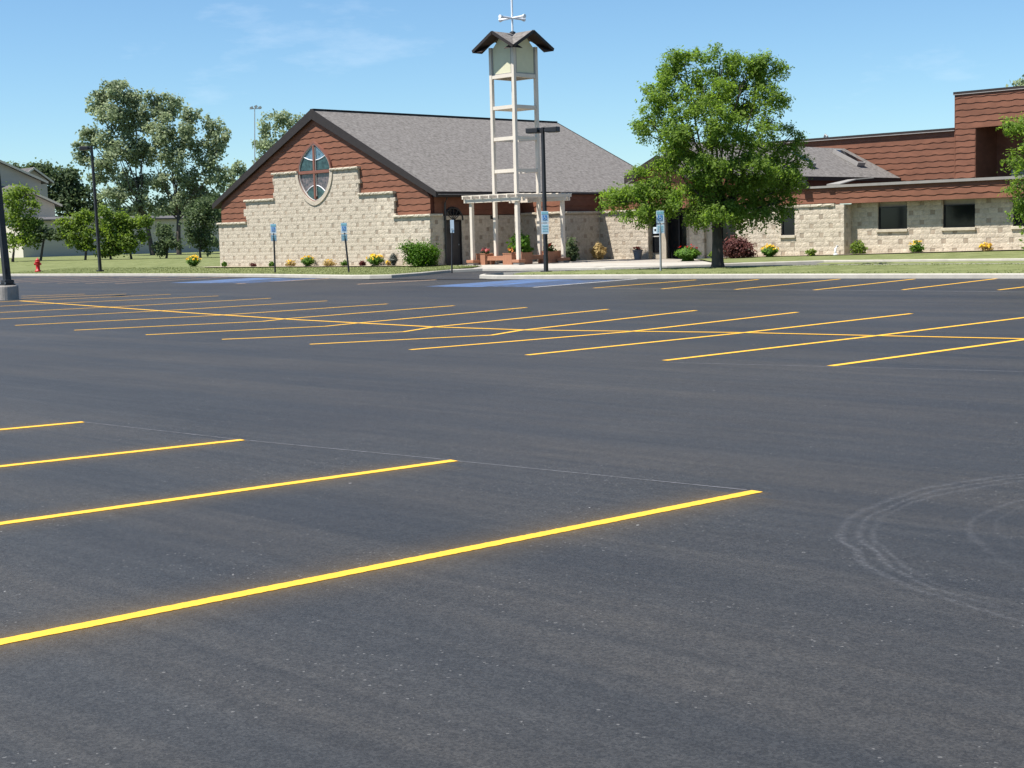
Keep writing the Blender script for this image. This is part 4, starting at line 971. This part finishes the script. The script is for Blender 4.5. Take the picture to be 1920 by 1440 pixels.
def trunk(parent, base, fork, r0, clumps, mtl='bark', seed=1, twigs=0, r1=None):
    rs = np.random.RandomState(seed); base = np.array(base, float); fork = np.array(fork, float); mb = MB()
    r1 = r1 or r0*.7
    mid = (base+fork)/2+rs.normal(size=3)*[.04, .04, 0]*1
    mb.tube([base-[0, 0, .5], base+[0, 0, .06], base+(fork-base)*.12, mid, fork], [r0*1.3, r0*1.16, r0, (r0+r1)/2, r1], 12)
    for c, r in clumps:
        c = np.array(c); L_ = np.linalg.norm(c-fork); start = fork+(base-fork)*rs.uniform(0, .18)
        m1 = start+(c-start)*.4+np.array([0, 0, .16*L_])*rs.uniform(-.2, 1)+rs.normal(size=3)*.05*L_
        e = c+(c-fork)/max(L_, .1)*np.array(r).mean()*.3
        ra = r1*rs.uniform(.26, .48); mb.tube([start, start+(m1-start)*.5+rs.normal(size=3)*.02*L_, m1, c, e], [ra, ra*.85, ra*.6, ra*.35, ra*.12], 7)
        for k in range(twigs):
            t = rs.uniform(.35, 1); s_ = m1+(c-m1)*t; q = c+np.clip(rs.normal(size=3), -1, 1)*np.array(r)*.5
            mb.tube([s_, (s_+q)/2+rs.normal(size=3)*.08, q], [ra*.35, ra*.22, ra*.08], 5)
    return mb.build('trunk', mtl, parent, smooth=True)
def px_clumps(L_, D, gr=1.0):
    out = []
    for u, v, ru, rv, dd in L_:
        c = onD(u, v, D+dd); k = (D+dd)/F; out.append((c, (ru*k*.95*gr, ru*k*.95*gr, rv*k*gr)))
    return out
# big honey locust on the island
TB = onz(1346, 503.5, .34); D = depth(TB)
lc = px_clumps([(1285, 130, 55, 38, 0), (1350, 122, 48, 34, .6), (1430, 140, 42, 40, .3), (1245, 178, 48, 36, -.4), (1320, 175, 60, 40, -1.0), (1395, 185, 60, 42, .8), (1440, 190, 34, 34, -.4),
                (1225, 232, 40, 30, .3), (1290, 235, 55, 38, -1.3), (1360, 240, 60, 38, -1.4), (1425, 255, 50, 34, -.6), (1478, 262, 32, 26, .2), (1262, 285, 45, 32, -.2), (1330, 300, 60, 40, -1.2), (1405, 310, 62, 38, -1.0),
                (1462, 318, 40, 34, -.4), (1205, 345, 62, 34, .5), (1150, 372, 38, 20, .8), (1240, 378, 55, 30, .3), (1300, 355, 50, 36, -.9), (1360, 370, 58, 36, -.2), (1425, 370, 48, 32, .3), (1472, 375, 26, 30, 0),
                (1390, 405, 34, 22, -.5), (1350, 398, 46, 22, -1.2), (1310, 400, 40, 22, .2), (1492, 300, 24, 22, .3), (1488, 345, 24, 26, .2), (1408, 118, 22, 18, 0), (1258, 118, 24, 18, 0), (1200, 395, 36, 18, .6), (1440, 400, 20, 22, -.2)], D, .93)
tree = empty('honey_locust_tree', TB, 'large green honey locust tree standing on the island before the entrance', 'tree')
trunk(tree, TB, onD(1343, 405, D), .235, lc, 'bark', 4, 3)
crown(lc, 80000, .125, 'leaf_locust', 11, tree, sub=15, sig=.15, asp=.45, up=.8, flat=.7, spray=.34)
# its neighbour, only boughs reach into the picture
TB2 = onz(2060, 498, .40); D2 = depth(TB2)
lc2 = px_clumps([(1925, 232, 46, 18, 0), (1975, 215, 50, 40, .4), (1905, 300, 26, 12, 0), (1950, 290, 50, 36, 0), (1910, 350, 22, 18, -.2), (1960, 355, 50, 40, 0), (1925, 395, 30, 22, 0), (1985, 400, 50, 36, 0), (2040, 180, 70, 60, 0), (2060, 290, 80, 60, 0), (2060, 380, 70, 50, 0), (2140, 240, 80, 70, 0), (2140, 350, 70, 60, 0), (1930, 440, 18, 13, 0)], D2, .86)
tree = empty('honey_locust_tree', TB2, 'green tree at the right edge with only its left boughs in view', 'tree')
trunk(tree, TB2, onD(2058, 415, D2), .26, lc2, 'bark', 5, 3); crown(lc2, 26000, .125, 'leaf_locust', 12, tree, sub=13, sig=.15, asp=.45, up=.8, flat=.7, spray=.34)
# cottonwoods beyond the left lawn
def cotton(base_px, zb, fork_px, L_, r0, n, seed, label, size=.25, mtl='leaf_cotton', twigs=2, bark='bark', name='cottonwood_tree', group=None, sub=17, sig=.18, asp=.85, up=.35):
    B = onD(*base_px, zb) if zb > 5 else onz(*base_px, zb); D_ = depth(B); cl = px_clumps(L_, D_, 1.25 if name == 'lawn_tree' else 1.0)
    t = empty(name, B, label, 'tree', group)
    trunk(t, B, onD(*fork_px, D_), r0, cl, bark, seed, twigs); crown(cl, n, size, mtl, seed+50, t, sub=sub, sig=sig, asp=asp, up=up); return t
cotton((288, 487), 138, (272, 400), [(215, 175, 32, 26, 0), (245, 182, 30, 28, 1), (185, 200, 24, 20, 0), (205, 225, 40, 30, -1), (250, 230, 34, 34, 1), (168, 262, 28, 26, 0), (215, 275, 42, 34, -1), (258, 290, 32, 34, 0), (160, 300, 20, 16, 0), (195, 318, 36, 26, 0), (240, 340, 38, 28, 1), (210, 365, 30, 22, -1), (262, 375, 26, 22, 0), (228, 395, 26, 18, 0), (190, 180, 20, 16, 0), (225, 158, 16, 12, 0), (150, 282, 16, 18, 0)], .24, 17000, 21, 'tall pale green cottonwood, left one of the pair behind the lawn', group='tall cottonwoods behind the lawn')
cotton((336, 487), 138, (335, 400), [(290, 195, 24, 28, 0), (325, 200, 34, 26, 1), (358, 215, 24, 22, 0), (305, 245, 36, 32, -1), (350, 255, 40, 30, 0), (400, 240, 26, 26, 1), (412, 268, 20, 24, 0), (385, 290, 36, 30, 0), (325, 300, 36, 32, -1), (300, 340, 30, 28, 0), (350, 340, 38, 28, 0), (400, 325, 28, 22, 0), (330, 378, 32, 22, 0), (375, 365, 30, 20, 1), (290, 385, 22, 20, 0), (410, 350, 14, 14, 0), (275, 225, 20, 30, 0), (280, 285, 22, 30, 0), (425, 255, 10, 16, 0)], .24, 17000, 22, 'tall pale green cottonwood, right one of the pair, nearer the church gable', group='tall cottonwoods behind the lawn')
# trees beyond the church roof
cotton((520, 470), .40, (520, 380), [(505, 235, 28, 26, 0), (540, 225, 26, 22, 0), (560, 240, 24, 22, 0), (490, 265, 22, 24, 0), (525, 275, 40, 30, 0), (575, 275, 30, 30, 0), (500, 310, 30, 26, 0), (545, 320, 40, 30, 0)], .4, 5200, 23, 'leafy tree whose top shows above the left slope of the church roof', size=.42)
cotton((448, 475), .40, (448, 400), [(445, 315, 16, 14, 0), (430, 335, 16, 16, 0), (462, 335, 16, 16, 0), (445, 360, 26, 18, 0)], .25, 2200, 24, 'lower tree top peeping out left of the church roof edge', size=.36)
# smaller lawn trees
SM = [((24, 489), 120, (26, 455), [(25, 375, 24, 22, 0), (50, 362, 22, 14, 0), (62, 385, 20, 12, 0), (20, 410, 24, 22, 0), (50, 420, 24, 22, 0), (35, 445, 28, 18, 0), (62, 450, 16, 14, 0)], 'leaf_lime', 2600, 'bushy lime green tree beside the near lamp pole'),
      ((76, 490), 120, (84, 440), [(80, 432, 12, 10, 0), (95, 440, 18, 10, 0), (70, 445, 10, 8, 0), (110, 442, 12, 8, 0)], 'leaf_dark', 900, 'thin leaning tree with sparse dark crown behind the hydrant'),
      ((160, 491), 120, (161, 455), [(130, 425, 20, 14, 0), (150, 412, 22, 14, 0), (170, 440, 18, 18, 0), (140, 450, 18, 14, 0), (118, 438, 12, 12, 0), (165, 460, 16, 10, 0)], 'leaf_lime', 2200, 'small lime green tree left of the slim lamp post'),
      ((208, 489), 120, (207, 462), [(200, 410, 20, 20, 0), (215, 430, 24, 24, 0), (195, 445, 18, 20, 0), (225, 455, 18, 16, 0), (205, 470, 22, 12, 0)], 'leaf_lime', 2400, 'multi-stemmed green tree just right of the slim lamp post'),
      ((247, 489), 120, (243, 462), [(240, 425, 22, 20, 0), (265, 430, 20, 18, 0), (245, 450, 24, 18, 0), (270, 415, 14, 14, 0)], 'leaf_lime', 1900, 'small green tree under the left cottonwood'),
      ((376, 488), 120, (376, 455), [(360, 400, 18, 18, 0), (385, 385, 20, 18, 0), (375, 425, 28, 24, 0), (400, 420, 16, 22, 0), (360, 445, 18, 16, 0), (390, 455, 20, 16, 0)], 'leaf_dark', 2400, 'dark green tree against the left corner of the church'),
      ((312, 488), 120, (312, 460), [(305, 430, 16, 16, 0), (318, 455, 20, 18, 0), (300, 465, 14, 12, 0)], 'leaf_dark', 1200, 'dark low tree between the two cottonwood trunks')]
for i, (b, zb, fk, L_, ml, n, lb) in enumerate(SM): cotton(b, zb, fk, L_, .10, int(n*1.9), 30+i, lb, size=.22, mtl=ml, twigs=2, name='lawn_tree', group='small trees along the lawn', sub=10, sig=.22, asp=.7)
# darker trees further back
BKT = [((70, 482), (70, 400), [(35, 322, 26, 18, 0), (75, 320, 30, 20, 0), (105, 330, 28, 22, 0), (125, 352, 26, 26, 0), (95, 360, 36, 28, 0)], 'dense dark tree rising behind the tan house roof'),
       ((150, 482), (150, 420), [(135, 335, 22, 22, 0), (150, 365, 30, 26, 0), (120, 390, 34, 30, 0), (165, 400, 30, 32, 0), (140, 425, 36, 24, 0), (185, 385, 20, 26, 0)], 'dense dark tree between the house and the left cottonwood'),
       ((250, 482), (250, 440), [(215, 415, 26, 24, 0), (250, 405, 28, 24, 0), (285, 420, 26, 22, 0), (230, 440, 30, 18, 0)], 'dark tree mass low behind the left cottonwood'),
       ((400, 480), (400, 440), [(385, 380, 30, 22, 0), (410, 400, 26, 22, 0), (360, 400, 24, 20, 0), (300, 410, 24, 20, 0), (330, 395, 24, 20, 0)], 'dark tree mass low behind the right cottonwood')]
for i, (b, fk, L_, lb) in enumerate(BKT):
    B = onD(*b, 190); cl = px_clumps(L_, 190); t = empty('background_tree', B, lb, 'tree', 'dark trees behind the lawn'); trunk(t, B, onD(*fk, 190), .35, cl, 'bark', 60+i, 1); crown(cl, 4200, .5, 'leaf_dark', 70+i, t, sub=18, sig=.24, asp=.7)
B = onD(1960, 470, 120); cl = px_clumps([(1912, 156, 14, 8, 0), (1945, 160, 40, 24, 0), (1990, 190, 60, 40, 0), (1960, 250, 60, 50, 0)], 120)
t = empty('background_tree', B, 'tree top peeking over the tall block at the right edge', 'tree', 'dark trees behind the lawn'); trunk(t, B, onD(1960, 300, 120), .3, cl, 'bark', 66, 1); crown(cl, 2500, .35, 'leaf_cotton', 76, t, sub=14, sig=.22)
# field light mast far behind the church
FM = onD(478, 470, 170)
fm = empty('floodlight_mast', FM, 'distant thin mast with floodlights above the trees left of the church roof', 'mast')
ft = onD(477.5, 203, 170); MB().tube([FM, ft], [.08, .05], 6).build('pole', 'galvanised', fm)
for k, (a, b) in enumerate(((-.5, .0), (.0, .12), (.45, .0))): MB().beam(ft+HAX*a*1.0+[0, 0, b], ft+HAX*(a+.3)+[0, 0, b+.12], .25, .25).build('floodlight', 'galvanised', fm)
MB().beam(ft-HAX*.6-[0, 0, .05], ft+HAX*.75-[0, 0, .05], .08, .08).build('cross_arm', 'galvanised', fm)

# ------------------------------------------------------------ house beyond the lawn
HX = -140.73
house = empty('house', (HX-8, 78, .4), 'tan gabled house with grey roofs and a long low wing at the far left', 'house')
z5 = float(onX(100, 414, HX)[2]); ya = onX(45, 480, HX)[1]; yb = onX(425, 480, HX)[1]
MB().box((HX-9, ya, .3), (HX, yb, z5)).build('wing_wall', 'house_siding', house)
MB().prism([(HX+.4, ya-.4, z5), (HX+.4, yb, z5), (HX-4.5, yb, z5+.35), (HX-4.5, ya-.4, z5+.35)], (0, 0, .15)).build('wing_roof', 'house_roof', house)
MB().box((HX-9, ya-.05, .3), (HX-.02, ya-.001, z5-.1)).build('garage_end', 'house_cream', house)
def gable_house(x, u_r, v_r, u_a, v_a, back, nm, over=.5):
    """gable end facing +X in the plane X=x: right eave and apex from the photograph"""
    e = onX(u_r, v_r, x); a = onX(u_a, v_a, x); hwv = e[1]-a[1]; k = (a[2]-e[2])/hwv; wv = hwv-over*1.2
    MB().prism([(x, a[1]-wv, .3), (x, a[1]+wv, .3), (x, a[1]+wv, a[2]-k*wv-.1), (x, a[1], a[2]-.1), (x, a[1]-wv, a[2]-k*wv-.1)], (-back, 0, 0)).build('gable_wall', 'house_siding', house)
    r_ = MB()
    for s_ in (-1, 1): r_.prism([(x+over, a[1], a[2]), (x+over, a[1]+s_*hwv, e[2]), (x+over, a[1]+s_*hwv, e[2]-.2), (x+over, a[1], a[2]-.2)], (-back-over, 0, 0))
    r_ = r_.build(nm, 'house_roof', house)
    for s_ in (-1, 1): MB().prism([(x+over+.02, a[1], a[2]+.02), (x+over+.02, a[1]+s_*hwv, e[2]+.02), (x+over+.02, a[1]+s_*hwv, e[2]-.22), (x+over+.02, a[1], a[2]-.22)], (.04, 0, 0)).build('rake_board', 'house_cream', r_)
gable_house(HX-8.5, 112, 384, 30, 347, 9, 'roof'); gable_house(HX-12, 86, 341, -25, 291, 11, 'roof'); gable_house(HX-22, 97, 341, 60, 314, 10, 'roof')

# ------------------------------------------------------------ planting
def plant(base, w_px, h_px, mtl, label, n=420, size=.085, flowers=None, nf=40, kind='plant', name='flowering_plant', group=None, spiky=False, fsize=.085):
    b = np.array(base, float); k = depth(b)/F; W, H = w_px*k, h_px*k
    p = empty(name, b, label, kind, group); rs = np.random.RandomState(abs(hash(label)) % 9999 if False else sum(map(ord, label)))
    c = b+[0, 0, H*(.48 if spiky else .40)]
    if spiky:
        m_ = 4; ang = rs.uniform(0, 6.28, n); rad = rs.uniform(.2, 1, n)*W/2; hh = H*rs.uniform(.6, 1, n)
        CC = []; NN = []
        for t in np.linspace(.06, 1, 5):
            q = np.stack([b[0]+np.cos(ang)*rad*(.4+.6*t), b[1]+np.sin(ang)*rad*(.4+.6*t), b[2]+hh*(1.35*t-.45*t*t)*(1.15-.45*rad/(W/2))], 1); CC.append(q); NN.append(np.stack([np.cos(ang), np.sin(ang), np.full(n, .8)], 1)+rs.normal(size=(n, 3))*.3)
        C_ = np.concatenate(CC); N_ = np.concatenate(NN); me = leaf_mesh('foliage', C_-b, N_, size*1.6, .3, mtl, rs.uniform(0, 1, len(C_)), rs); link(bpy.data.objects.new('foliage', me), p)
    else:
        sc = [(b+[0, 0, H*.46], (W*.38, W*.38, H*.50)), (b+HAX*W*.17+[0, 0, H*.32], (W*.30, W*.30, H*.40)), (b-HAX*W*.17+[0, 0, H*.34], (W*.30, W*.30, H*.42))]; crown(sc, n, size, mtl, sum(map(ord, label)) % 997, p, sub=26, sig=.19, asp=.7, up=.5, name='foliage', floor=b[2]-.02)
    mb = MB()
    for t in range(4):
        a = t*1.6; mb.tube([b-[0, 0, .05], c+np.array([math.cos(a)*W*.22, math.sin(a)*W*.22, H*.1])], [.02, .01], 5)
    mb.build('stem', 'bark', p)
    if flowers:
        nf = int(nf*.72); d = rs.normal(size=(nf, 3)); d[:, 2] = abs(d[:, 2])+.5; d /= np.linalg.norm(d, axis=1, keepdims=True)
        C_ = c+d*np.array([W/2, W/2, H*.55]); me = leaf_mesh('flowers', np.repeat(C_, 3, 0)-b+rs.normal(size=(nf*3, 3))*.025, np.repeat(d, 3, 0)+rs.normal(size=(nf*3, 3))*.6, fsize, .8, flowers, rs.uniform(0, 1, nf*3), rs); link(bpy.data.objects.new('flowers', me), p)['kind'] = 'stuff'
    return p
GB = 'flowers and small shrubs along the gable wall'; HB = 'plants along the hall wall'
yb_ = GY-.45
def gpos(u, v=500): q = onY(u, v, yb_); return (q[0], yb_, .46)
plant(gpos(421), 12, 11, 'leaf_shrub', 'small green shrub at the far left end of the gable wall', 260, group=GB, name='small_shrub')
plant(gpos(475), 15, 8, 'leaf_maroon', 'low maroon plant, left one, at the foot of the gable wall', 220, group=GB, name='small_shrub')
plant(gpos(510), 12, 11, 'leaf_shrub', 'small green shrub behind the straight sign post', 260, group=GB, name='small_shrub')
plant(gpos(545), 24, 12, 'leaf_straw', 'pale yellow low plant right of the straight sign post', 330, flowers='petal_yellow', nf=14, group=GB)
plant(gpos(578), 28, 19, 'leaf_shrub', 'yellow daylily clump left of the middle of the gable wall', 300, flowers='petal_yellow', nf=40, group=GB, spiky=True)
plant(gpos(618), 27, 13, 'leaf_straw', 'pale yellow low plant left of the leaning sign post', 360, flowers='petal_yellow', nf=12, group=GB)
plant(gpos(646), 15, 13, 'leaf_shrub', 'small green shrub just behind the leaning sign post', 280, group=GB, name='small_shrub')
plant(gpos(680), 15, 11, 'leaf_maroon', 'low maroon plant right of the leaning sign post', 240, group=GB, name='small_shrub')
plant(gpos(704), 34, 21, 'leaf_shrub', 'largest yellow daylily clump near the round green shrub', 380, flowers='petal_yellow', nf=60, group=GB, spiky=True)
plant(gpos(729), 12, 9, 'leaf_straw', 'tiny yellow plant beside the round green shrub', 150, flowers='petal_yellow', nf=16, group=GB)
plant(gpos(738), 18, 24, 'leaf_grey', 'dark grey-green upright plant hugging the round green shrub', 240, group=GB, name='small_shrub', spiky=True)
q = onY(787, 499, GY-.9); plant((q[0], GY-.9, .46), 88, 56, 'leaf_shrub', 'large round bright green shrub at the corner of the gable wall', 10000, .085, kind='shrub', name='round_shrub')
q = onz(363, 500, .42); plant(q, 29, 20, 'leaf_shrub', 'yellow and red flowering clump on the lawn left of the church', 320, .09, flowers='petal_yellow', nf=50, spiky=True, fsize=.11)
zc = .36
plant((A0+.31, py0+.62, zc+.5), 18, 14, 'leaf_shrub', 'pink flowers growing in the left planter under the pergola', 200, .07, flowers='petal_pink', nf=44)
plant((B0+.30, py0+.60, zc+.5), 16, 14, 'leaf_shrub', 'orange flowers growing in the planter by the front pergola post', 200, .07, flowers='petal_orange', nf=36)
plant((px1-.65, C1+.1, zc+.5), 48, 46, 'leaf_shrub', 'tall bright green leafy bush in the shaded pergola planter', 1300, .15, kind='shrub', name='leafy_bush')
plant((px1-.65, D1+.45, zc+.5), 30, 20, 'leaf_shrub', 'green plant with dark red flowers in the far pergola planter', 420, .11, flowers='petal_red', nf=20)
q = onz(1008, 493, .40); plant((px1-1.9, C1+1.2, .40), 34, 34, 'leaf_shrub', 'light green plant seen under the shaded pergola bench', 420, .12)
q = onX(1071, 493, SW+3.4); plant((BX2+.7, onX(1071, 480, BX2+.7)[1], .40), 34, 46, 'leaf_dark', 'dark green rounded bush in the shade behind the pergola', 1600, .12, kind='shrub', name='leafy_bush')
plant((BX2+.8, onX(1122, 480, BX2+.8)[1], .40), 34, 36, 'leaf_straw', 'straw coloured upright plant beside the bay wall', 240, .12, spiky=True)
pq = onY(1196, 489, BY2-.8); pb = np.array([pq[0], BY2-.8, .40])
pot = empty('flower_pot', pb, 'grey flower pot against the sunlit bay wall by the entrance', 'flower pot')
MB().lathe(pb, [(.16, 0), (.24, .45), (.27, .47), (.27, .52), (.22, .52), (.21, .44)], 16).build('pot', 'pot_grey', pot)
plant(pb+[0, 0, .46], 17, 8, 'leaf_dark', 'dark red flowers in the grey pot by the entrance', 160, .07, flowers='petal_red', nf=26)
def hpos(u, y=HF-.55): q = onY(u, 480, y); return (q[0], y, .52+max(0, (q[0]+42))*.012)
plant((onY(1290, 489, 55.2)[0], 55.2, .45), 52, 27, 'leaf_shrub', 'spreading green daylily clump with red blooms beside the entrance walk', 520, .13, flowers='petal_red', nf=14, group=HB, spiky=True)
plant(hpos(1336), 18, 14, 'leaf_lime', 'low yellow-green plant behind the trunk of the big tree', 260, .09, group=HB)
plant(hpos(1386, 56.0), 72, 48, 'leaf_red', 'rounded purple-red barberry shrub to the right of the big tree trunk', 3400, .11, kind='shrub', name='barberry_shrub')
plant(hpos(1443), 33, 21, 'leaf_shrub', 'yellow daylily clump below the narrow hall window', 380, .10, flowers='petal_yellow', nf=46, group=HB, spiky=True)
plant(hpos(1521), 25, 14, 'leaf_lime', 'small lime green plant left of the white garden ornament', 300, .09, group=HB)
plant(hpos(1611, HY-.6), 36, 28, 'leaf_lime', 'upright green shrub at the inner corner of the hall wall', 620, .10, group=HB, name='small_shrub')
plant(hpos(1720, HY-.6), 30, 24, 'leaf_shrub', 'green bush with yellow top between the two wide hall windows', 600, .09, flowers='petal_yellow', nf=24, group=HB)
plant(hpos(1849, HY-.6), 28, 15, 'leaf_straw', 'low yellow flowering plant below the right wide hall window', 360, .09, flowers='petal_yellow', nf=40, group=HB)
oq = hpos(1567, HF-.35); ox, oy, oz = oq
orn = empty('garden_ornament', oq, 'small white curved ornament standing at the foot of the hall wall', 'ornament')
MB().lathe((ox, oy, oz-.02), [(.12, 0), (.11, .06), (.05, .08)], 10).build('base', 'white_metal', orn)
MB().tube([np.array(oq)+[0, 0, .04], np.array(oq)+HAX*-.02+[0, 0, .15], np.array(oq)+HAX*-.01+[0, 0, .28], np.array(oq)+HAX*.06+[0, 0, .38], np.array(oq)+HAX*.12+[0, 0, .36]], [.06, .05, .05, .055, .03], 8).build('figure', 'white_metal', orn, smooth=True)

# ------------------------------------------------------------ short mown grass standing on the lawns
MAT['leaf_grass'] = leafmat('leaf_grass', (.12, .145, .05), (.24, .265, .115), .4)
def turf(front, back, dens, seed):
    rs = np.random.RandomState(seed); CC = []
    for (a0, b0), (a1, b1) in zip(zip(front[:-1], back[:-1]), zip(front[1:], back[1:])):
        a0, b0, a1, b1 = (np.array(v, float) for v in (a0, b0, a1, b1))
        ar = np.linalg.norm(a1-a0)*(np.linalg.norm(b0-a0)+np.linalg.norm(b1-a1))/2; k = int(min(ar*dens, 26000))
        s_ = rs.uniform(0, 1, (k, 1)); t = rs.uniform(0, 1, (k, 1)); CC.append((a0*(1-s_)+a1*s_)*(1-t)+(b0*(1-s_)+b1*s_)*t)
    C_ = np.concatenate(CC); C_[:, 2] += .015; N_ = rs.normal(size=C_.shape); N_[:, 2] *= .35
    o = link(bpy.data.objects.new('grass', leaf_mesh('grass', C_, N_, .055, .45, 'leaf_grass', rs.uniform(0, 1, len(C_)), rs)))
    return o
for fr, bk, lb, sd_ in ((fl[1:], bl[1:], 'short mown grass on the lawn in front of the gable', 1), (fi[1:], bi[1:], 'short mown grass on the kerbed island', 2)):
    tag(turf(fr, bk, 55, sd_), lb, 'grass', kind='stuff')
